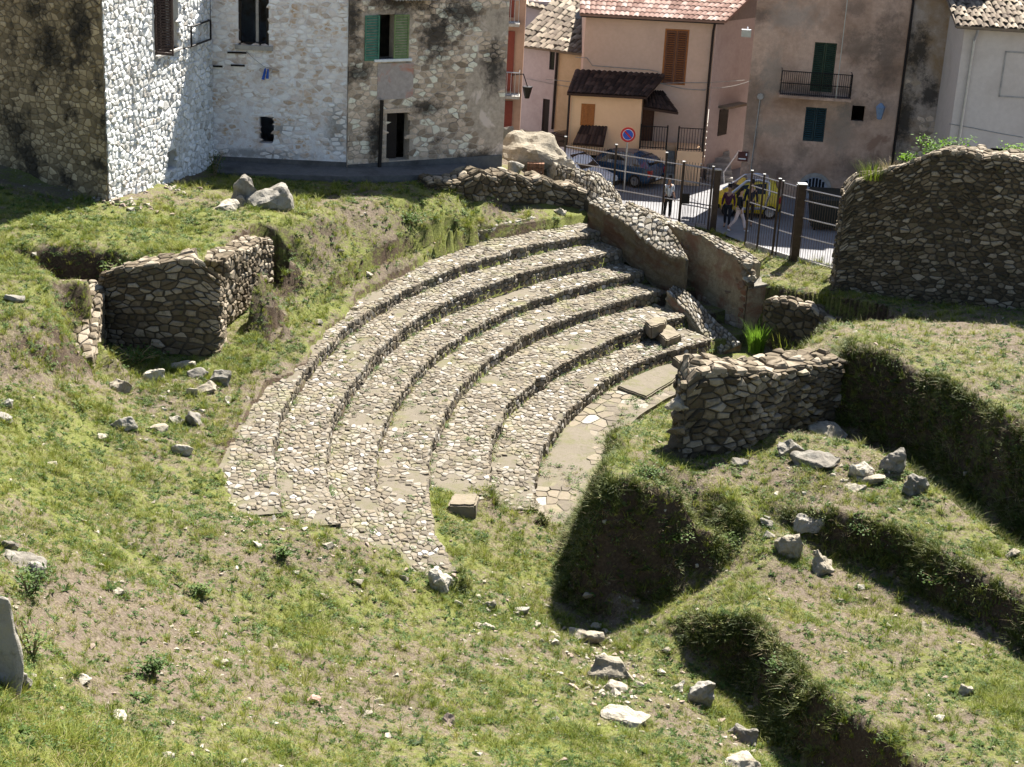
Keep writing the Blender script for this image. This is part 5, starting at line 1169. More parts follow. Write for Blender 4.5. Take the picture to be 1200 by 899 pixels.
# loose chips that nothing tells apart
CH = [(690,700),(672,752),(700,737),(746,752),(758,742),(655,793),(668,800),(642,792),(667,812),(690,805),(750,805),(775,790),(700,865),(605,720),(590,728),(625,735),(640,712),(560,735),(615,700),(262,779),(420,685),(452,672),(472,680),(150,640),(95,610),(118,665),(60,545),(300,640),(345,672),(230,745),(590,775),(540,765),(470,760),(430,838),(380,700),(780,762),(1060,700),(1085,735),(1160,770),(1040,735),(985,705),(1010,690),(1175,830),(985,850),(1130,560),(1105,620),(900,630),(880,575),(650,845),(560,700),(400,297),(432,323),(415,365),(372,380),(268,470),(165,470),(122,515)]
for i, (x, y) in enumerate(CH):
    s = random.Random(i).uniform(7, 12); rock(x, y, s*1.3, s*.7, 'small pale stone lying loose in the grass', 'pale_rock', 'stone', seed=900+i, group='loose stones in the grass')
# square block on the lower end of the seats
B0 = [at(525,592,1.12), at(558,592,1.12), at(561,578,1.12), at(531,577,1.12)]
bl0 = sum(B0, Vector())/4; me = rock_mesh(1.0, .8, .7, 77, 24, 1, 3); 
mb = MB(); bm = bmesh.new(); vs = [bm.verts.new(p) for p in [(q.x, q.y, .55) for q in B0]+[tuple(q) for q in B0]]
for f in ((0,3,2,1),(4,5,6,7),(0,1,5,4),(1,2,6,5),(2,3,7,6),(3,0,4,7)): bm.faces.new([vs[i] for i in f])
bmesh.ops.bevel(bm, geom=bm.edges[:], offset=.05, segments=2, affect='EDGES'); bmesh.ops.subdivide_edges(bm, edges=[e for e in bm.edges if e.calc_length() > .15], cuts=4, use_grid_fill=True)
from mathutils import noise as mn_
for v in bm.verts: v.co += Vector((mn_.noise(v.co*5), mn_.noise(v.co*5+Vector((9,0,0))), mn_.noise(v.co*5+Vector((0,7,0)))))*.035
bm.verts.index_update(); mb.add([tuple(v.co) for v in bm.verts], [[v.index for v in f.verts] for f in bm.faces], .5); bm.free()
mb.build('square_block', M['cobble'], label='squared stone block with a dark front at the end of the fifth row', cat='stone block')
# boulders and rubble crest behind the seats
for x, y, w, h, lab, m, z in ((622,192,84,23,'long pale boulder behind the corner of the rubble house','pale_rock',3.9),(652,206,50,24,'rounded boulder in front of the long pale one','pale_rock',3.6),(604,205,22,16,'grey boulder at the foot of the house corner','grey_rock',3.9),(597,172,20,22,'small boulder peeking out behind the house corner','grey_rock',3.9),(607,189,26,14,'square stone under the long boulder','pale_rock',4.0)):
    rock(x, y, w, h, lab, m, P=at(x, y, z), depth=w*.6, sink=0, tilt=.1)
bp = at(627, 205, 3.7); mb = MB()
for i in range(6):
    for j in range(3): mb.box((bp.x-.33+i*.115, bp.y-.1, bp.z-.1+j*.2), (bp.x-.33+i*.115+.1, bp.y+.2, bp.z-.1+j*.2+.18), random.random())
M['brick'] = stone_mat('orange_brick', [(0, (.13,.065,.04)), (1, (.24,.13,.08))]); mb.build('brick_patch', M['brick'], label='small patch of orange bricks under the boulders', cat='bricks')
CA, CB = Vector(at(640,207,3.6).xy), Vector(at(730,262,2.7).xy)
def crest():
    n = 7; fr = [(648,214),(664,222),(680,231),(694,240),(708,249),(718,258),(726,266)]; bk = [(655,196),(672,199),(692,203),(706,209),(718,219),(727,232),(731,245)]
    zf = [3.55,3.45,3.3,3.2,3.1,2.95,2.8]; zb_ = [4.05,4.0,3.95,3.85,3.7,3.5,3.25]
    root = thing('rubble_crest', tuple(at(700,240,2.6)), 'cobbled rubble crest rising from the side wall towards the boulders', 'rubble')
    A = np.array([at(*p, z) for p, z in zip(fr, zf)]); B = np.array([at(*p, z) for p, z in zip(bk, zb_)])
    s = np.concatenate([[0], np.cumsum(np.linalg.norm(np.diff((A+B)/2, axis=0), axis=1))]); L = s[-1]; W = float(np.linalg.norm(A-B, axis=1).mean())
    def base(uu, t): 
        a = np.stack([np.interp(uu, s, A[:, i]) for i in range(3)], 1); b = np.stack([np.interp(uu, s, B[:, i]) for i in range(3)], 1)
        p = a+(b-a)*t[:, None]; p[:, 2] += np.sin(np.clip(t, 0, 1)*math.pi)*.3+fbm(uu*1.1, t*2, 61, 3)*.4; return p
    nu, nv = 20, 8; mb = MB(); g = [base(np.linspace(0, L, nu+1), np.full(nu+1, v)) for v in np.linspace(0, 1, nv+1)]
    lo = g[0].copy(); lo[:, 2] -= 1.2; hi = g[-1].copy(); hi[:, 2] -= 2.2
    G = [lo]+g+[hi]; k = nu+1
    for a, b in zip(G, G[1:]): mb.add(np.concatenate([a, b]), [(i, i+1, k+i+1, k+i) for i in range(nu)])
    for e in (0, nu):
        ring = [q[e] for q in G]; mb.add(ring, [tuple(range(len(ring)))])
    mb.build('core', M['mortar'], root)
    st = lay_stones(cells(0, L, 0, W, .2, .17, .42, 71), lambda u, v, h: base(u, v/W)+np.stack([h*-.1, h*-.45, h*.88], 1), (.03, .1), .06, .015, .66, 71, (.3, .9))
    emit(fix_out(st, None, 0), 'crest_stone', M['cobble'], root, 150, 'crest_stones', 6)
crest()
# ------------------------------------------------------------------ fence and gate along the road
def fence_run(name, P, label, cat, rails, nb, post_w, post_h, mats=M['fence_iron'], top_rail=2.55, gap=.12, bar_over=.0, group=None):
    """P: posts (x, y, z, width, height)"""
    root = thing(name, P[0][:3], label, cat, group); cache = {}
    for x, y, z, w, h in P:
        mb = MB(); mb.box((x-w/2, y-w/2, z-.2), (x+w/2, y+w/2, z+h)); po = mb.build('post', mats, root)
        mb = MB(); mb.box((x-w/2-.015, y-w/2-.015, z+h), (x+w/2+.015, y+w/2+.015, z+h+.03)); mb.build('post_cap', M['galvanised'], po)
    for a, b in zip(P, P[1:]):
        A, B = Vector(a[:3]), Vector(b[:3]); d = (B-A).normalized(); A = A+d*a[3]*.5; B = B-d*b[3]*.5; L = (B-A).length
        for r in rails:
            mb = MB(); mb.tube([A+Vector((0, 0, r)), B+Vector((0, 0, r))], .026, 4); mb.build('rail', M['rail_iron'], root)
        n = max(1, round(L/gap)); me = None
        for k in range(1, n):
            q = A+(B-A)*(k/n)
            if me is None:
                mb = MB(); mb.tube([(0, 0, rails[0]), (0, 0, rails[-1]+bar_over)], .009, 4); o = mb.build('bar', mats, root); me = o.data
            else: o = link(bpy.data.objects.new('bar', me)); o.parent = root
            o.location = q-wloc(root)
    return root
M['rail_iron'] = plain('worn_fence_rail', (.33,.3,.28), .35, .6)
p935 = at(930.5,305,2.2); p839 = at(835,268,2.15); p718 = at(717,247,2.15); p877 = at(873,286,2.18); p908 = at(905,297,2.19); p888 = at(887,291,2.19); p985 = at(984,319,2.3); p776 = p718+(p839-p718)*.5; p660 = p718+(p718-p839)*.52
H_ = lambda p, py: z_for(p.x, p.y, py)-p.z
fence_run('fence', [(*p660, .07, H_(p718,170)), (*p718, .08, H_(p718,170)), (*p776, .07, H_(p718,170)), (*p839, .24, H_(p839,199))], 'brown iron railing fence left of the gateway, before the parked cars', 'fence', [.12, .9, 1.7, 2.35], 0, 0, 0, bar_over=.16)
fence_run('fence', [(*p935, .3, H_(p935,216)), (*p985, .12, H_(p935,216)-.1)], 'brown iron railing panel between the thick post and the tall rubble wall', 'fence', [.14, .95, 1.65, 2.3, 2.72], 0, 0, 0)
fence_run('gate_leaf', [(*p877, .07, 2.85), (*p888, .07, 2.85), (*p908, .08, 2.85)], 'closed iron gate leaf left of the thick fence post', 'gate', [.1, .95, 1.65, 2.3, 2.75], 0, 0, 0)
mb = MB(); A = p908+Vector((.12, 0, 0)); B = p935-Vector((.2, 0, 0))
infill = fence_run('fence', [(*(p908+(p935-p908)*.16), .05, 2.8), (*(p908+(p935-p908)*.8), .05, 2.8)], 'narrow railing infill between gate leaf and thick post', 'fence', [.1, .95, 1.65, 2.3, 2.75], 0, 0, 0)
gl = at(795.5, 262, 2.15)
gate = fence_run('gate_leaf', [(*(p839+Vector((-.2, -.1, 0))), .07, 2.5), (*((p839+gl)/2), .03, 2.5), (*gl, .1, 2.5)], 'iron gate leaf swung open towards the ruins beside the thick post', 'gate', [.1, .8, 1.75, 2.4], 0, 0, 0)
mb = MB(); mb.box((gl.x+.02, gl.y-.12, gl.z+.85), (gl.x+.32, gl.y-.04, gl.z+1.25)); mb.build('lock_box', M['iron'], gate)
mb = MB(); a, b = p877, p985; mb.hexa([(a.x, a.y-.1, 1.9), (b.x, b.y-.1, 1.9), (b.x, b.y+.12, 1.9), (a.x, a.y+.12, 1.9), (a.x, a.y-.1, 2.26), (b.x, b.y-.1, 2.38), (b.x, b.y+.12, 2.38), (a.x, a.y+.12, 2.26)])
mb.build('kerb', M['grey_stone'], kind='structure')
# ------------------------------------------------------------------ cars
M['tyre'] = plain('tyre_rubber', (.015,.015,.015), .8); M['rim'] = plain('alloy_rim', (.4,.4,.42), .3, .8)
def paint(name, c):
    m, nt, b = node_mat(name); n = noise(nt, 3, 3); nt.links.new(ramp(nt, n, [(.3, tuple(x*.9 for x in c)), (.7, c)]), b.inputs['Base Color'])
    b.inputs['Roughness'].default_value = .25; b.inputs['Coat Weight'].default_value = .6; return m
M['tail_red'] = plain('red_lamp_glass', (.35,.02,.02), .2); M['head_glass'] = plain('headlamp_glass', (.6,.62,.65), .1)
def car(name, label, loc, heading, L, W, stations, wheels, color, glass, wr=.3, extra=None, roofcol=None):
    """stations: (x from nose, bottom z, belt z, roof z, half width at belt, half width at roof)"""
    c = link(bpy.data.objects.new(name, None)); c.location = loc; c.rotation_euler = (0, 0, heading); tag(c, label, 'car'); ROOTLOC[c.name] = Vector((0, 0, 0))
    bm_ = MB(); ring = []
    for x, zb, zl, zr, wb, wt in stations:
        X = L/2-x; ring.append([(X, -wb*.9, zb), (X, -wb, zb+.12), (X, -wb, (zb+zl)/2), (X, -wb*.98, zl), (X, -wt, zr-.03), (X, -wt*.7, zr), (X, 0, zr+.015), (X, wt*.7, zr), (X, wt, zr-.03), (X, wb*.98, zl), (X, wb, (zb+zl)/2), (X, wb, zb+.12), (X, wb*.9, zb)])
    n = 13
    for a, b in zip(ring, ring[1:]): bm_.add(a+b, [(i, n+i, n+i+1, i+1) for i in range(n-1)])
    bm_.add(ring[0], [tuple(range(n))]); bm_.add(ring[-1], [tuple(range(n-1, -1, -1))])
    def bd(mb, nm, mt, par=c, sm=False):
        o = mb.build(nm, mt, None, smooth=sm); o.parent = par; return o
    body = bd(bm_, 'body', color)
    S = lambda x: [np.interp(L/2-x, [s[0] for s in stations], [s[k] for s in stations]) for k in range(1, 6)]
    for kind, pts_ in glass:
        if kind == 'side':
            for sg in (-1, 1):
                v = []
                for x, t in pts_:
                    zb, zl, zr, wb, wt = S(x); v.append((x, sg*(wb*.98+(wt-wb*.98)*t+.012), zl+(zr-.03-zl)*t))
                mb = MB(); mb.add(v, [tuple(range(len(v)))]); bd(mb, 'side_window', M['dark_glass'])
        else:
            (x0, t0), (x1, t1) = pts_; v = []
            for x, sg in ((x0, -1), (x0, 1), (x1, 1), (x1, -1)):
                zb, zl, zr, wb, wt = S(x); v.append((x+(.02 if kind == 'windscreen' else -.02), sg*wt*.86, zr+.022))
            mb = MB(); mb.add(v, [(0, 1, 2, 3)]); bd(mb, kind, M['dark_glass'])
    for x in wheels:
        for sg in (-1, 1):
            zb, zl, zr, wb, wt = S(x); y0, y1 = sg*(wb-.16), sg*(wb+.015); mb = MB(); seg = 16
            ri = [[(x+rr*math.cos(2*math.pi*k/seg), y, wr+rr*math.sin(2*math.pi*k/seg)) for k in range(seg)] for y, rr in ((y0, wr), (y1-sg*.03, wr), (y1, wr*.93), (y1, wr*.66))]
            for a, b in zip(ri, ri[1:]): mb.add(a+b, [(k, (k+1) % seg, seg+(k+1) % seg, seg+k) for k in range(seg)])
            w = bd(mb, 'wheel', M['tyre'])
            mb = MB(); mb.add([(x, y1-sg*.02, wr)]+[(x+wr*.66*math.cos(2*math.pi*k/seg), y1-sg*.005, wr+wr*.66*math.sin(2*math.pi*k/seg)) for k in range(seg)], [(0, 1+k, 1+(k+1) % seg) for k in range(seg)]); bd(mb, 'rim', M['rim'], w)
    zb, zl, zr, wb, wt = S(-L/2+.05)
    for sg in (-1, 1):
        mb = MB(); mb.box((-L/2-.02, sg*wb*.86-.12, zl-.28), (-L/2+.12, sg*wb*.86+.12, zl-.02)); bd(mb, 'tail_light', M['tail_red'])
        mb = MB(); mb.box((L/2-.14, sg*wb*.62-.14, .55), (L/2-.0, sg*wb*.62+.14, .7)); bd(mb, 'headlight', M['head_glass'])
    for x in (L/2-.06, -L/2-.03):
        mb = MB(); mb.box((x, -wb*.92, .3), (x+.12, wb*.92, .48)); bd(mb, 'bumper', M['iron'] if extra != 'body' else color)
    for xx in (L/2+.065, -L/2-.04):
        mb = MB(); mb.box((xx-.005, -.25, .36), (xx+.005, .25, .46)); bd(mb, 'number_plate', M['white_paint'])
    return c, bd
hatch = [(0,.35,.6,.62,.7,.6),(.25,.22,.68,.72,.8,.7),(.95,.2,.82,.88,.83,.72),(1.5,.2,.9,1.3,.84,.62),(1.85,.2,.92,1.44,.84,.6),(3.0,.2,.93,1.45,.84,.6),(3.55,.22,.93,1.28,.82,.6),(3.85,.25,.9,.98,.78,.62),(3.95,.35,.8,.82,.74,.62)]
gl_h = [('side', [(.55,.06),(.12,.88),(-1.1,.88),(-1.5,.5),(-1.45,.06)]), ('windscreen', [(.95,0),(.2,0)]), ('rear_window', [(-1.35,0),(-1.85,0)])]
zr0 = 2.1
def gp(px, py): return Vector(at(px, py, zr0))
car('car', 'dark blue hatchback parked tail first behind the railing fence', gp(741,219)+Vector((-.6,1.2,0)), R(148), 3.95, 1.68, hatch, (1.2, -1.3), paint('dark_blue_car_paint', (.02,.06,.12)), gl_h)
car('car', 'black car parked ahead of the dark blue hatchback', gp(712,208)+Vector((-1.2,2.2,0)), R(-30), 3.95, 1.68, hatch, (1.2, -1.3), paint('black_car_paint', (.012,.014,.02)), gl_h)
car('car', 'white car half hidden behind the rubble crest', gp(678,219)+Vector((-.3,.3,0)), R(-40), 3.95, 1.68, hatch, (1.2, -1.3), paint('white_car_paint', (.75,.76,.78)), gl_h)
micro = [(0,.38,.7,.72,.62,.5),(.2,.24,.8,.86,.7,.58),(.55,.2,.92,1.06,.74,.6),(.95,.2,.98,1.4,.76,.58),(1.25,.2,1.0,1.53,.76,.56),(1.9,.2,1.0,1.55,.76,.56),(2.3,.24,1.0,1.42,.75,.56),(2.48,.3,.95,1.0,.72,.58),(2.52,.4,.85,.87,.68,.56)]
gl_m = [('side', [(.62,.08),(.3,.86),(-.62,.86),(-.62,.08)]), ('windscreen', [(.72,0),(.1,0)]), ('rear_window', [(-1.0,0),(-1.2,0)])]
yc = gp(878,256)+Vector((0,.8,0))
smart, bd = car('car', 'tiny yellow two seater car with silver frame under the grey house', yc, R(176), 2.52, 1.52, micro, (.82, -.86), paint('yellow_car_paint', (.72,.5,.02)), gl_m, .29)
M['silver'] = plain('silver_car_frame', (.5,.5,.52), .3, .7)
for sg in (-1, 1):
    mb = MB(); pp = [(1.05,.8,.72),(.75,.98,.765),(.2,1.48,.6),(-.3,1.56,.585),(-.72,1.5,.6),(-.76,1.0,.775),(-.62,.45,.785),(.45,.36,.785)]
    mb.tube([(x, sg*y, z) for x, z, y in pp], .055, 5); bd(mb, 'silver_frame', M['silver'])
mb = MB(); mb.box((-.75, -.5, 1.545), (.15, .5, 1.575)); bd(mb, 'roof_panel', M['silver'])
# ------------------------------------------------------------------ sign, container
sp = gp(733, 226); sp = Vector((sp.x, sp.y, 2.1)); q = atY(736, 158, sp.y); sg = thing('road_sign', sp, 'round no parking sign, blue with red rim and slash, on a pole', 'road sign')
M['sign_red'] = plain('sign_red', (.5,.03,.03), .4); M['sign_blue'] = plain('sign_blue', (.04,.09,.42), .4)
mb = MB(); mb.tube([(q.x, sp.y+.04, 2.0), (q.x, sp.y+.04, q.z+.2)], .04, 6); mb.build('pole', M['galvanised'], sg)
def disc(r, y, mt, nm, r0=0, n=24):
    mb = MB(); o = [(q.x+r*math.cos(2*math.pi*k/n), y, q.z+r*math.sin(2*math.pi*k/n)) for k in range(n)]; b_ = [(x, y+.012, z) for x, y_, z in o]
    mb.add(o+b_, [tuple(range(n-1, -1, -1)), tuple(range(n, 2*n))]+[(k, (k+1) % n, n+(k+1) % n, n+k) for k in range(n)]); return mb.build(nm, mt, sg)
disc(.32, sp.y, M['sign_red'], 'red_rim'); disc(.235, sp.y-.006, M['white_paint'], 'white_ring'); disc(.215, sp.y-.012, M['sign_blue'], 'blue_disc')
mb = MB(); d = Vector((.7, 0, -.7)); e = Vector((.7, 0, .7)); c_ = Vector((q.x, sp.y-.018, q.z)); mb.add([c_-d*.22-e*.035, c_+d*.22-e*.035, c_+d*.22+e*.035, c_-d*.22+e*.035], [(0, 1, 2, 3)]); mb.build('slash', M['sign_red'], sg)
M['sign_brown'] = plain('sign_brown', (.09,.035,.03), .5)
a = FQ.uv(866, 183); s2 = thing('tourist_sign', tuple(FQ.W(a[0]-.1, a[1]-.2, .05)), 'small brown sign with two white marks at the grey house corner', 'sign')
mb = MB(); FQ.box(mb, a[0]-.05, a[1]-.2, .03, a[0]+.38, a[1]+.22, .07); mb.build('plate', M['sign_brown'], s2)
mb = MB(); FQ.box(mb, a[0]+.28, a[1]+.05, .071, a[0]+.34, a[1]+.16, .075); mb.build('white_mark', M['white_paint'], s2)
mb = MB(); FQ.box(mb, a[0]-.01, a[1]-.12, .071, a[0]+.3, a[1]-.07, .075); mb.build('white_mark', M['white_paint'], s2)
k = gp(967, 268); M['bin_green'] = plain('dark_bin', (.012,.016,.014), .5)
bn = thing('waste_container', k, 'black waste container behind the railing before the arched doorway', 'waste container')
mb = MB(); mb.hexa([k+Vector(p) for p in ((-.6,-.4,.15),(.6,-.45,.15),(.6,.5,.15),(-.6,.5,.15),(-.72,-.55,1.3),(.72,-.6,1.3),(.72,.6,1.3),(-.72,.6,1.3))]); mb.build('tub', M['bin_green'], bn)
mb = MB(); mb.hexa([k+Vector(p) for p in ((-.75,-.6,1.31),(.75,-.65,1.31),(.75,.65,1.31),(-.75,.65,1.31),(-.7,-.5,1.42),(.7,-.5,1.42),(.7,.6,1.55),(-.7,.6,1.55))]); mb.build('lid', M['bin_green'], bn)
for dx in (-.5, .5):
    for dy in (-.3, .35): mb = MB(); mb.tube([k+Vector((dx-.04, dy, .09)), k+Vector((dx+.04, dy, .09))], .09, 8); mb.build('wheel', M['tyre'], bn)
for dx in (-.85, .85): pass
# wires across the street
for nm, A_, B_, sag, lab in (('overhead_wire', FM.W(.3, FM.uv(620,92)[1], .1), FP.W(FP.L-.2, FP.uv(820,104)[1], .12), .35, 'pale overhead wire from the mauve house to the peach house'), ('overhead_wire', FP.W(FP.L-.1, FP.uv(822,102)[1], .12), FQ.W(.05, FQ.uv(873,94)[1], .1), .1, 'pale overhead wire crossing the lane to the grey house')):
    mb = MB(); mb.tube([A_+(B_-A_)*t-Vector((0, 0, sag*4*t*(1-t))) for t in [k/12 for k in range(13)]], .014, 4); mb.build(nm, M['grey_stone'], label=lab, cat='wire')
# ------------------------------------------------------------------ people
M['skin'] = plain('skin', (.42,.24,.16), .6); M['hair_dark'] = plain('dark_hair', (.015,.01,.008), .6)
def cloth(n, c): return plain(n, c, .9, var=.15)
def skinned(name, nodes, edges, mat, root, sub=1):
    me = bpy.data.meshes.new(name); me.from_pydata([n[0] for n in nodes], edges, []); me.materials.append(mat)
    o = link(bpy.data.objects.new(name, me)); o.parent = root
    m = o.modifiers.new('skin', 'SKIN'); m.use_smooth_shade = True
    for i, n in enumerate(nodes):
        me.skin_vertices[0].data[i].radius = (n[1], n[2] if len(n) > 2 else n[1]); me.skin_vertices[0].data[i].use_root = (i == 0)
    s = o.modifiers.new('sub', 'SUBSURF'); s.levels = sub; s.render_levels = sub
    return o
def person(loc, face, label, shirt, legs, hair_long=False, stride=.18, H=1.68, arm=(.1, .1), shoes=None, sleeve=True):
    r = link(bpy.data.objects.new('person', None)); r.location = loc; r.rotation_euler = (0, 0, face); k = H/1.7; r.scale = (k, k, k); tag(r, label, 'person')
    V = lambda *p: tuple(p)                                # x forward, y left
    hipL, hipR = V(0, .09, .9), V(0, -.09, .9); kL, kR = V(stride*.62, .1, .49), V(-stride*.3, -.1, .49); aL, aR = V(stride*.9, .1, .08), V(-stride*1.25, -.1, .11)
    tL, tR = V(stride*.9+.16, .12, .03), V(-stride*1.25+.13, -.12, .03)
    shL, shR = V(0, .17, 1.4), V(0, -.17, 1.4)
    eL, eR = V(-arm[0]*.4, .235, 1.13), V(arm[1]*.2, -.235, 1.13); hL, hR = V(arm[0]*.6+.02, .25, .9), V(arm[1]+.05, -.24, .92)
    n = [(V(0,0,.94), .12, .095), (V(0,0,1.1), .115, .09), (V(0,0,1.28), .14, .1), (V(0,0,1.42), .1, .08), (V(.01,0,1.5), .05), (V(.02,0,1.57), .075), (V(.025,0,1.66), .085), (V(.015,0,1.73), .06),
         (hipL, .085), (kL, .055), (aL, .038), (tL, .03), (hipR, .085), (kR, .055), (aR, .038), (tR, .03), (shL, .055), (eL, .038), (hL, .026), (shR, .055), (eR, .038), (hR, .026), (V(.115,0,1.635), .018)]
    e = [(0,1),(1,2),(2,3),(3,4),(4,5),(5,6),(6,7),(0,8),(8,9),(9,10),(10,11),(0,12),(12,13),(13,14),(14,15),(3,16),(16,17),(17,18),(3,19),(19,20),(20,21),(6,22)]
    for hand, sg in ((18, 1), (21, -1)):
        h = Vector(n[hand][0]); palm = h+Vector((.015, 0, -.07)); n.append((tuple(palm), .022, .03)); p = len(n)-1; e.append((hand, p))
        for f in range(4):
            q = palm+Vector((.03-.02*f, 0, -.035)); q2 = q+Vector((.012, -.01*sg, -.05+.006*abs(f-1.4))); n.append((tuple(q), .009)); n.append((tuple(q2), .008)); e.append((p, len(n)-2)); e.append((len(n)-2, len(n)-1))
        q = h+Vector((.045, -.01*sg, -.075)); n.append((tuple(q), .01)); e.append((p, len(n)-1))
    skinned('body', n, e, M['skin'], r)
    skinned('trousers', [(V(0,0,.95), .135, .11), (hipL, .1), (kL, .07), (V(*[a*.9+b*.1 for a, b in zip(aL, kL)]), .055), (hipR, .1), (kR, .07), (V(*[a*.9+b*.1 for a, b in zip(aR, kR)]), .055)], [(0,1),(1,2),(2,3),(0,4),(4,5),(5,6)], legs, r)
    sh = [(V(0,0,1.2), .145, .11), (V(0,0,.93), .15, .12), (V(0,0,1.34), .16, .115), (V(0,0,1.44), .09, .08), (shL, .07), (eL, .052), (shR, .07), (eR, .052)]; ed = [(0,1),(0,2),(2,3),(2,4),(4,5),(2,6),(6,7)]
    if sleeve: sh += [(V(*[a*.85+b*.15 for a, b in zip(hL, eL)]), .042), (V(*[a*.85+b*.15 for a, b in zip(hR, eR)]), .042)]; ed += [(5, 8), (7, 9)]
    skinned('shirt', sh, ed, shirt, r)
    hr = [(V(-.02,0,1.72), .085), (V(.045,0,1.76), .06), (V(-.06,0,1.62), .075)]; he = [(0,1),(0,2)]
    if hair_long: hr += [(V(-.085,0,1.48), .07, .1), (V(-.1,0,1.32), .05, .09)]; he += [(2,3),(3,4)]
    skinned('hair', hr, he, M['hair_dark'], r)
    for t, a in ((tL, aL), (tR, aR)): skinned('shoe', [(V(a[0]-.03, a[1], .05), .045), (V(t[0], t[1], .035), .04)], [(0, 1)], shoes or M['tyre'], r)
    for sgn in (1, -1): mb = MB(); mb.tube([(.1, .032*sgn, 1.67), (.112, .032*sgn, 1.67)], .01, 5); o = mb.build('eye', M['hair_dark']); o.parent = r
    mb = MB(); mb.tube([(.1, -.03, 1.59), (.106, .0, 1.588), (.1, .03, 1.59)], .007, 4); o = mb.build('mouth', plain('lips', (.3,.1,.09), .5)); o.parent = r
    return r
g0 = lambda px, py: Vector((*at(px, py, 2.1).xy, 2.1))
person(g0(781,257), R(-70), 'person in a white t-shirt and black trousers standing behind the fence', cloth('white_shirt', (.75,.75,.75)), cloth('black_trousers', (.015,.015,.018)), stride=.05, sleeve=False)
person(g0(851,267), R(-105), 'person in a maroon top with a pale bag strap walking by the yellow car', cloth('maroon_top', (.09,.03,.055)), cloth('dark_jeans', (.02,.022,.03)), True, .14)
person(g0(864,271), R(-20), 'person with long black hair, black jacket and pale pink trousers', cloth('black_jacket', (.012,.012,.014)), cloth('pale_trousers', (.62,.5,.47)), True, .3, shoes=M['white_paint'])
person(g0(877,264), R(-100), 'person in a dark navy jacket and black trousers behind the gate', cloth('navy_jacket', (.015,.018,.03)), cloth('charcoal_trousers', (.018,.017,.018)), False, .08, 1.75)
# ------------------------------------------------------------------ plants
def leaf_mat(name, stops, trans=.35):
    m, nt, b = node_mat(name); oi = nt.nodes.new('ShaderNodeObjectInfo'); t = attr(nt, 'tint'); n = noise(nt, .9, 3)
    f = math_n(nt, 'ADD', math_n(nt, 'MULTIPLY', oi.outputs['Random'], .5), math_n(nt, 'MULTIPLY', t, .5)); f = math_n(nt, 'ADD', f, math_n(nt, 'MULTIPLY', math_n(nt, 'SUBTRACT', n, .5), .9), clamp=True)
    col = ramp(nt, f, stops); nt.links.new(col, b.inputs['Base Color']); b.inputs['Roughness'].default_value = .6
    tr = nt.nodes.new('ShaderNodeBsdfTranslucent'); nt.links.new(col, tr.inputs[0]); mx = nt.nodes.new('ShaderNodeMixShader'); mx.inputs[0].default_value = trans
    nt.links.new(b.outputs[0], mx.inputs[1]); nt.links.new(tr.outputs[0], mx.inputs[2]); nt.links.new(mx.outputs[0], nt.nodes['Material Output'].inputs[0]); return m
M['grass'] = leaf_mat('meadow_grass', [(0, (.05,.075,.007)), (.35, (.125,.165,.015)), (.65, (.215,.235,.035)), (1, (.34,.3,.09))])
M['weed'] = leaf_mat('weed_leaf', [(0, (.03,.06,.012)), (.5, (.075,.13,.025)), (1, (.15,.2,.05))])
M['straw'] = leaf_mat('dry_straw', [(0, (.16,.12,.06)), (.5, (.27,.21,.11)), (1, (.38,.31,.18))], .2)
M['lush'] = leaf_mat('lush_grass', [(0, (.07,.14,.012)), (.5, (.13,.24,.02)), (1, (.2,.33,.04))], .45)
def blade(mb, r, p, h, w, lean, az, tint, seg=3):
    d = Vector((math.cos(az), math.sin(az), 0)); s = Vector((-d.y, d.x, 0)); vs = []
    for k in range(seg+1):
        t = k/seg; c = Vector(p)+d*lean*h*t*t+Vector((0, 0, h*t*(1-.25*lean*t))); ww = w*(1-t)**.7*.5
        if k < seg: vs += [c-s*ww, c+s*ww]
        else: vs.append(c)
    fs = [(2*k, 2*k+1, 2*k+3, 2*k+2) for k in range(seg-1)]+[(2*seg-2, 2*seg-1, 2*seg)]
    mb.add(vs, fs, tint)
def leaf(mb, p, d, up, l, w, tint):
    d = Vector(d).normalized(); s = d.cross(up).normalized(); m = Vector(p)+d*l*.5+Vector(up)*l*.08
    mb.add([p, m-s*w*.5, Vector(p)+d*l, m+s*w*.5], [(0, 1, 2, 3)], tint)
tuft_col = bpy.data.collections.new('tufts')
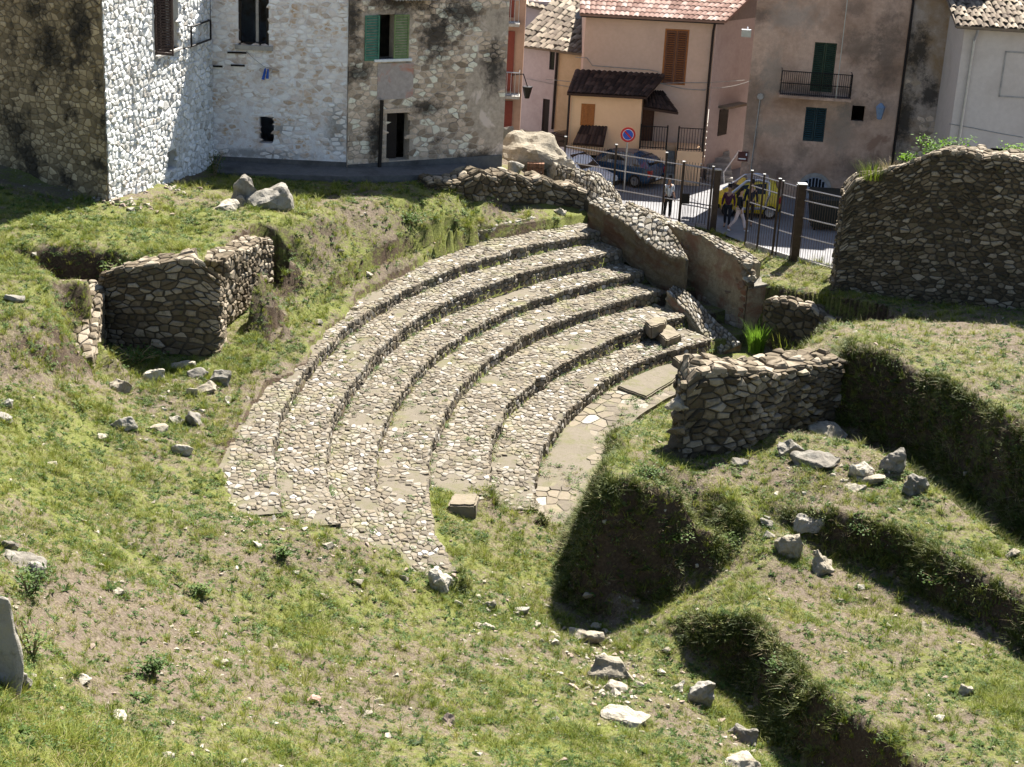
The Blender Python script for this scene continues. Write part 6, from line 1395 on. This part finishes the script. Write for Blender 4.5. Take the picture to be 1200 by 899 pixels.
def tuft(kind, seed):
    r = random.Random(seed); mb = MB()
    if kind == 0:
        for i in range(26): a = r.uniform(0, 6.28); d = r.uniform(0, .1); blade(mb, r, (d*math.cos(a), d*math.sin(a), -.01), r.uniform(.035, .085), r.uniform(.006, .011), r.uniform(.3, 1.3), r.uniform(0, 6.28), r.random(), 2)
        m = M['grass']
    elif kind == 1:
        for i in range(24): a = r.uniform(0, 6.28); d = r.uniform(0, .06); blade(mb, r, (d*math.cos(a), d*math.sin(a), -.01), r.uniform(.09, .2), r.uniform(.007, .012), r.uniform(.3, 1.1), a+r.uniform(-.8, .8), r.random(), 3)
        m = M['grass']
    elif kind == 2:
        for i in range(11): a = i*2.4+r.uniform(-.3, .3); leaf(mb, Vector((0, 0, .01)), (math.cos(a), math.sin(a), r.uniform(.1, .7)), Vector((0, 0, 1)), r.uniform(.06, .12), r.uniform(.022, .04), r.random())
        m = M['weed']
    elif kind == 3:
        for i in range(16): a = r.uniform(0, 6.28); d = r.uniform(0, .1); blade(mb, r, (d*math.cos(a), d*math.sin(a), -.01), r.uniform(.05, .12), r.uniform(.005, .009), r.uniform(.8, 2.2), r.uniform(0, 6.28), r.random(), 2)
        m = M['straw']
    else:
        for i in range(30):
            a = r.uniform(0, 6.28); d = r.uniform(0, .13); p = Vector((d*math.cos(a), d*math.sin(a), r.uniform(.015, .05)))
            leaf(mb, p, (r.uniform(-1, 1), r.uniform(-1, 1), r.uniform(-.1, .4)), Vector((0, 0, 1)), r.uniform(.025, .045), r.uniform(.02, .032), r.random())
        m = M['weed']
    me = bpy.data.meshes.new('tuft'); me.from_pydata([tuple(v) for v in mb.v], [], mb.f); a = me.attributes.new('tint', 'FLOAT', 'POINT'); a.data.foreach_set('value', mb.t); me.materials.append(m)
    o = bpy.data.objects.new('%02d_tuft' % len(tuft_col.objects), me); tuft_col.objects.link(o)
for kd in (0, 0, 1, 1, 2, 3, 4): tuft(kd, len(tuft_col.objects)+50)
M['shaded_bank_weed'] = leaf_mat('shade_darkened_weed', [(0, (.025,.036,.008)), (.4, (.06,.08,.014)), (.75, (.12,.135,.028)), (1, (.2,.19,.06))], .2)  # darker leaves for the banks: their shade put into the leaf colour
bank_col = bpy.data.collections.new('bank_tufts')
for o_ in list(tuft_col.objects):
    me_ = o_.data.copy(); me_.materials[0] = M['shaded_bank_weed'] if 'straw' not in o_.data.materials[0].name else M['straw']; bank_col.objects.link(bpy.data.objects.new(o_.name, me_))
peb_col = bpy.data.collections.new('pebbles')
for i in range(4):
    me = rock_mesh(1, .8, .6, 300+i, 9, 0, 0); me.materials.append(M['pale_rock'] if i < 3 else M['brown_rock']); o = bpy.data.objects.new('%02d_pebble' % i, me); peb_col.objects.link(o)
def scatter(name, P, kind, rot, scl, col_):
    me = bpy.data.meshes.new(name); me.vertices.add(len(P)); me.vertices.foreach_set('co', P.ravel())
    for nm, ty, arr in (('kind', 'INT', kind.astype(np.int32)), ('scl', 'FLOAT', scl)): a = me.attributes.new(nm, ty, 'POINT'); a.data.foreach_set('value', arr)
    a = me.attributes.new('rot', 'FLOAT_VECTOR', 'POINT'); a.data.foreach_set('vector', rot.ravel()); me.update()
    o = link(bpy.data.objects.new(name, me)); g = bpy.data.node_groups.new(name, 'GeometryNodeTree')
    g.interface.new_socket('Geometry', in_out='INPUT', socket_type='NodeSocketGeometry'); g.interface.new_socket('Geometry', in_out='OUTPUT', socket_type='NodeSocketGeometry')
    N = g.nodes; gi = N.new('NodeGroupInput'); go = N.new('NodeGroupOutput'); ip = N.new('GeometryNodeInstanceOnPoints'); ci = N.new('GeometryNodeCollectionInfo')
    ci.inputs['Collection'].default_value = col_; ci.inputs['Separate Children'].default_value = True; ci.inputs['Reset Children'].default_value = True
    def na(nm, ty): n = N.new('GeometryNodeInputNamedAttribute'); n.data_type = ty; n.inputs['Name'].default_value = nm; return n.outputs['Attribute']
    ip.inputs['Pick Instance'].default_value = True; K = g.links.new
    K(gi.outputs[0], ip.inputs['Points']); K(ci.outputs[0], ip.inputs['Instance']); K(na('kind', 'INT'), ip.inputs['Instance Index'])
    K(na('rot', 'FLOAT_VECTOR'), ip.inputs['Rotation']); K(na('scl', 'FLOAT'), ip.inputs['Scale']); K(ip.outputs[0], go.inputs[0])
    md = o.modifiers.new('scatter', 'NODES'); md.node_group = g; tag(o, kind='stuff'); return o
GYs, GXs = np.gradient(HZ, GS)
def grid(A, x, y):
    i = np.clip(((x-GX0)/GS).astype(int), 0, nx-2); j = np.clip(((y-GY0)/GS).astype(int), 0, ny-2)
    u = np.clip((x-GX0)/GS-i, 0, 1); v = np.clip((y-GY0)/GS-j, 0, 1)
    return (A[j, i]*(1-u)+A[j, i+1]*u)*(1-v)+(A[j+1, i]*(1-u)+A[j+1, i+1]*u)*v
def in_view(x, y, z, m=40):
    px, py, d = proj(np.stack([x, y, z], 1)); return (px > -m) & (px < 1200+m) & (py > -m) & (py < 899+m)
def on_seats(x, y):
    th = np.degrees(np.arctan2(y-CY, x-CX)) % 360; rr = np.hypot(x-CX, y-CY)
    e = np.interp(rr, [16, 20.9, 21.0, 22.3, 23.6, 24.9, 26.4], [186, 186, 200, 199, 197.3, 197, 197])
    e = e-np.clip(fbm(x*1.5, y*1.5, 55, 3)+.12, 0, 1)*9
    lim = 24.85+1.4*(np.interp(th, [127, 141, 146, 158, 163, 176, 180, 190, 198], [1, 1, 1.0, .75, .42, .3, .62, .95, .85])-.05+fbm(x*.8, y*.8, 5, 3)*.5)
    return (rr < np.minimum(lim, rowr(-1, th))) & (rr > rowr(6, th)) & (th > 124) & (th < e)
def plant_points(n, y0, y1, seed):
    g = np.random.default_rng(seed); y = g.uniform(y0, y1, n); x = g.uniform(-1, 1, n)*(y*.345+2.5); z = grid(HZ, x, y); return x, y, z, g
X_, Y_, Z_, K_ = [], [], [], []; R_, S_ = [], []
for n, y0, y1, s0 in ((120000, 15, 26, 1.0), (125000, 26, 36, 1.15), (125000, 36, 46, 1.3), (110000, 46, 63, 1.55)):
    x, y, z, g = plant_points(n, y0, y1, int(y0))
    cov = .1+grid(COVER, x, y)*.8+fbm(x*1.7, y*1.7, 201, 4)*1.7; sl = np.hypot(grid(GXs, x, y), grid(GYs, x, y))
    cov = cov-np.clip(sl-1.6, 0, 3)*.3
    ok = in_view(x, y, z) & ~on_seats(x, y) & (g.uniform(0, 1, n) < np.clip((cov-.36)*1.3, .2, .95)*np.where((x < -4) & (y > 48), 1, .9))
    st2 = np.interp(x, [p[0] for p in FL], [p[1] for p in FL]); ok &= ~((x > 1.5) & (y > st2-.12)) & ~((x < -10.8-(58.7-y)*.15) & (y > 49.5))
    ok &= ~((x > -6.5) & (x < 4) & (y > 60.6+(x*.1))) & ~((x > -11) & (x < -.8) & (y > 57.2+np.clip(x+6.4, 0, 9)*.5)) & (z > -.3)
    x, y, z, cov, sl = x[ok], y[ok], z[ok], cov[ok], sl[ok]; m = len(x)
    zone = fbm(x*.35, y*.35, 91, 3)
    u = g.uniform(0, 1, m); lushz = fbm(x*.8, y*.8, 131, 3); kd = np.where(u < .56, g.integers(0, 2, m), np.where(u < .66+lushz*.5, g.integers(2, 4, m), np.where(u < .76, 4, np.where(u < .9+np.clip(.35-cov, 0, .5), 5, 6))))
    dryz = (x > 7) & (y > 38); kd = np.where(dryz & (g.uniform(0, 1, m) < .25), 5, kd)
    steep = sl > 1.0; kd = np.where(steep & (g.uniform(0, 1, m) < .5), np.where(g.uniform(0, 1, m) < .5, 3, 6), kd)
    sc = s0*g.uniform(.45, 1.05, m)*(1+.7*np.exp(-((x+4.2)**2+(y-18)**2)/4))*np.where(lushz > .12, 1.25, 1)
    X_.append(x); Y_.append(y); Z_.append(z); K_.append(kd); S_.append(sc); R_.append(np.stack([g.uniform(-.25, .25, m)+np.clip(grid(GYs, x, y), -1, 1)*-.0, g.uniform(-.25, .25, m), g.uniform(0, 6.28, m)], 1))
P = np.stack([np.concatenate(X_), np.concatenate(Y_), np.concatenate(Z_)-.01], 1)
scatter('grass', P, np.concatenate(K_), np.concatenate(R_), np.concatenate(S_), tuft_col)
print('tufts', len(P))
# growth hanging over the cut edges and down the earth faces
x, y, z, g = plant_points(420000, 27, 50, 31); sl = np.hypot(grid(GXs, x, y), grid(GYs, x, y)); cl = fbm(x*1.1, y*1.1, 17, 4)
ok = in_view(x, y, z) & ~on_seats(x, y) & (sl > .95) & (g.uniform(0, 1, len(x)) < np.clip(.42+cl*2.2, .04, .9)) & (z > 0) & (x > -1); x, y, z = x[ok], y[ok], z[ok]; m = len(x); a_ = np.arctan2(-grid(GYs, x, y), -grid(GXs, x, y))
u = g.uniform(0, 1, m); kd = np.where(u < .4, g.integers(2, 4, m), np.where(u < .6, 4, np.where(u < .85, 6, 5)))
scatter('hanging_grass', np.stack([x, y, z], 1), kd, np.stack([-np.sin(a_)*.55+g.uniform(-.3, .3, m), np.cos(a_)*.55+g.uniform(-.3, .3, m), g.uniform(0, 6.28, m)], 1), g.uniform(.9, 1.9, m), bank_col)
# weeds in the joints of the seats
g = np.random.default_rng(5); pts_w = []
for k in range(6):
    n = 260; th = g.uniform(131, ROWT[k][1], n); jn = g.uniform(0, 1, n) < .55
    rad = np.where(jn, rowr(k, th)-.06, rowr(k, th)+g.uniform(.1, 1.2, n)); zb = np.where(jn, (ROWZ[k+1] if k < 5 else 0)+.02, ROWZ[k]+.02)
    w = fbm(th*.15, rad*.7, 71, 3) > -.02; x = CX+rad*np.cos(np.radians(th)); y = CY+rad*np.sin(np.radians(th))
    w &= before_wall(x, y, .3); pts_w.append(np.stack([x, y, zb], 1)[w])
n = 500; th = g.uniform(140, 186, n); rad = g.uniform(16.3, 17.8, n); x = CX+rad*np.cos(np.radians(th)); y = CY+rad*np.sin(np.radians(th)); w = fbm(th*.2, rad*1.2, 73, 3) > .03; pts_w.append(np.stack([x, y, 0*x+.01], 1)[w])
P = np.concatenate(pts_w); m = len(P); scatter('joint_weeds', P, np.where(g.uniform(0, 1, m) < .5, 6, np.where(g.uniform(0, 1, m) < .6, 0, 5)), np.stack([g.uniform(-.2, .2, m), g.uniform(-.2, .2, m), g.uniform(0, 6, m)], 1), g.uniform(.7, 1.4, m), tuft_col)
# small stones over the ground
x, y, z, g = plant_points(9000, 15, 56, 77)
d1 = np.exp(-(((x-2.4)/2.2)**2+((y-31.5)/3.2)**2)); prob = .3+d1*.95+np.clip(.3-grid(COVER, x, y), 0, .4)
ok = in_view(x, y, z) & ~on_seats(x, y) & (g.uniform(0, 1, len(x)) < prob) & (z > -.2); x, y, z = x[ok], y[ok], z[ok]; m = len(x)
scatter('small_stones', np.stack([x, y, z], 1), g.integers(0, 4, m), np.stack([g.uniform(-.4, .4, m), g.uniform(-.4, .4, m), g.uniform(0, 6, m)], 1), np.clip(g.lognormal(-2.75, .5, m), .025, .2), peb_col)
def stones_near(px, py, z0, n, sx, sy, seed, mean=-2.45):
    g = np.random.default_rng(seed); c = at(px, py, z0); x = c.x+g.normal(0, sx, n); y = c.y+g.normal(0, sy, n); z = grid(HZ, x, y); ok = ~on_seats(x, y); x, y, z = x[ok], y[ok], z[ok]; m = len(x)
    scatter('small_stones', np.stack([x, y, z+.01], 1), g.integers(0, 4, m), np.stack([g.uniform(-.3, .3, m), g.uniform(-.3, .3, m), g.uniform(0, 6, m)], 1), np.clip(g.lognormal(mean, .5, m), .03, .3), peb_col)
stones_near(715, 795, .5, 260, .55, 1.3, 1); stones_near(600, 715, .6, 90, .9, .9, 2); stones_near(210, 450, 2.9, 50, .9, .9, 3); stones_near(330, 630, 2.4, 60, 1.2, .5, 4); stones_near(1000, 560, 2.2, 60, 1.2, .8, 5); stones_near(850, 840, .6, 60, .5, .9, 6); stones_near(150, 243, 5.2, 60, .7, .35, 7, -1.8); stones_near(205, 224, 4.95, 40, .5, .8, 8, -2.0)
# longer grass round the stones, and weeds standing above the turf
g = np.random.default_rng(88); rr = np.repeat(np.array(ROCKS), 9, 0); a = g.uniform(0, 6.28, len(rr)); x = rr[:, 0]+np.cos(a)*rr[:, 2]*g.uniform(.8, 1.25, len(rr)); y = rr[:, 1]+np.sin(a)*rr[:, 2]*.8*g.uniform(.8, 1.25, len(rr))
x2, y2, z2, g2 = plant_points(3600, 15, 50, 66); k2 = in_view(x2, y2, z2) & (fbm(x2*.9, y2*.9, 19, 3) > -.02); x = np.concatenate([x, x2[k2]]); y = np.concatenate([y, y2[k2]])
ok = ~on_seats(x, y) & ~((x < -10.8-(58.7-y)*.15) & (y > 49.5)) & (y < 56); x, y = x[ok], y[ok]; z = grid(HZ, x, y); m = len(x); kk = np.array([2, 3, 4, 4, 3, 5, 6])[g.integers(0, 7, m)]
scatter('tall_grass', np.stack([x, y, z-.01], 1), kk, np.stack([g.uniform(-.25, .25, m), g.uniform(-.25, .25, m), g.uniform(0, 6.28, m)], 1), g.uniform(.8, 1.6, m), tuft_col)
# plants one can point to
def clump(name, P, h, spread, n, label, cat, mat='lush', wide=.02, lean=.7, seed=1):
    r = random.Random(seed); root = thing(name, P, label, cat); mb = MB()
    for i in range(n): a = r.uniform(0, 6.28); d = spread*math.sqrt(r.random())*.5; blade(mb, r, (P.x+d*math.cos(a), P.y+d*math.sin(a), P.z-.03), h*r.uniform(.55, 1.05), wide*r.uniform(.6, 1.2), r.uniform(.15, lean), a+r.uniform(-.6, .6), r.random(), 4)
    mb.build('blades', M[mat], root); return root
def bush(name, P, w, h, n, label, cat='bush', mat='weed', ls=.08, seed=1, stems=7):
    r = random.Random(seed); root = thing(name, P, label, cat); mb = MB(); ms = MB(); tips = []
    for i in range(stems):
        a = r.uniform(0, 6.28); d = r.uniform(.1, .5)*w; t = Vector((P.x+d*math.cos(a), P.y+d*math.sin(a)*.7, P.z+h*r.uniform(.5, 1))); ms.tube([P+Vector((0, 0, -.05)), P+(t-P)*.5+Vector((0, 0, h*.12)), t], [.016, .012, .005], 5); tips.append(t)
    ms.build('stem', M['straw'], root)
    for i in range(n):
        t = r.choice(tips); f = r.uniform(.25, 1.05); p = P+(t-P)*f+Vector((r.gauss(0, w*.12), r.gauss(0, w*.1), r.gauss(0, h*.1)))
        leaf(mb, p, (r.uniform(-1, 1), r.uniform(-1, 1), r.uniform(-.3, .7)), Vector((r.uniform(-.4, .4), r.uniform(-.4, .4), 1)), ls*r.uniform(.6, 1.4), ls*.6*r.uniform(.6, 1.3), r.random())
    mb.build('leaves', M[mat], root); return root
p = at(886,412,.35); clump('grass_clump', p, 1.25, .55, 220, 'bright green grass clump between the pier and the near rubble wall', 'grass clump', 'lush', .03, .5, 3)
p = at(925,410,.6); clump('grass_clump', p, .9, 1.3, 90, 'long dark grass arching before the low rubble face', 'grass clump', 'grass', .03, 1.3, 4)
def on_w1(px, py, back=.5):
    q = at(px, 345, 2.7); y = q.y+back; t = atY(px, py, y); return t
for px, py, w, h, n, lab, sd in ((1100,188,1.7,.75,700,'leafy green bush crowning the middle of the tall rubble wall',11),(1188,193,1.1,.75,420,'small leafy bush on top of the wall at the right edge',12),(1062,192,.9,.35,220,'low weed trailing on the wall top left of the leafy bush',13)):
    bush('bush', on_w1(px, py), w, h, n, lab, mat='lush', ls=.11, seed=sd)
clump('grass_clump', on_w1(1024, 208), .75, 1.1, 170, 'tall dry grass on the sloping left end of the wall top', 'grass clump', 'grass', .016, .7, 5)
clump('grass_clump', on_w1(1045, 200), .5, .9, 120, 'pale grass beside the tall dry grass on the wall top', 'grass clump', 'straw', .014, .8, 6)
p = ground(34, 700); bush('weed', p, .9, .5, 260, 'leafy weed growing between the rocks at the left edge', 'weed', ls=.085, seed=21)
p = ground(38, 770); bush('weed', p, .8, .7, 160, 'tall thin stemmed weed beside the tall left boulder', 'weed', ls=.07, seed=22)
p = ground(247, 205); bush('weed', Vector((p.x+.2, p.y-.3, p.z)), .8, 1.0, 240, 'ivy growing in the corner between the two white houses', 'weed', ls=.09, seed=23)
p = ground(160, 425); bush('weed', p, 1.6, .45, 420, 'weeds filling the floor of the niche', 'weed', ls=.09, seed=24, stems=14)
p = ground(480, 262); bush('weed', p, 1.8, .4, 420, 'dark patch of weeds on the bank below the houses', 'weed', ls=.1, seed=25, stems=12)
p = ground(150, 318); bush('weed', p+Vector((0, -.1, -.1)), 1.5, .35, 300, 'weeds hanging over the top edge of the niche', 'weed', ls=.09, seed=26, stems=12)
for i, (px, py, w, lab) in enumerate(((180,795,.55,'dense tuft of grass on the bare slope at the lower left'),(235,700,.5,'spiky weed rosette in the middle of the left slope'),(330,655,.7,'green weed patch just below the cobbled seat ends'),(790,640,.9,'weed on the dark face of the mound'),(855,640,.8,'tangled weed on the slope right of the mound face'),(1010,630,.9,'weeds hanging on the cut below the ridge'),(1100,690,.9,'weeds on the right half of the cut below the ridge'),(920,790,.9,'weeds growing on the face of the lower cut'),(760,560,.9,'grass hanging over the top of the mound face'))):
    p = ground(px, py); bush('weed', p, w, .3, 260, lab, 'weed', 'weed', .08, 40+i, 9)
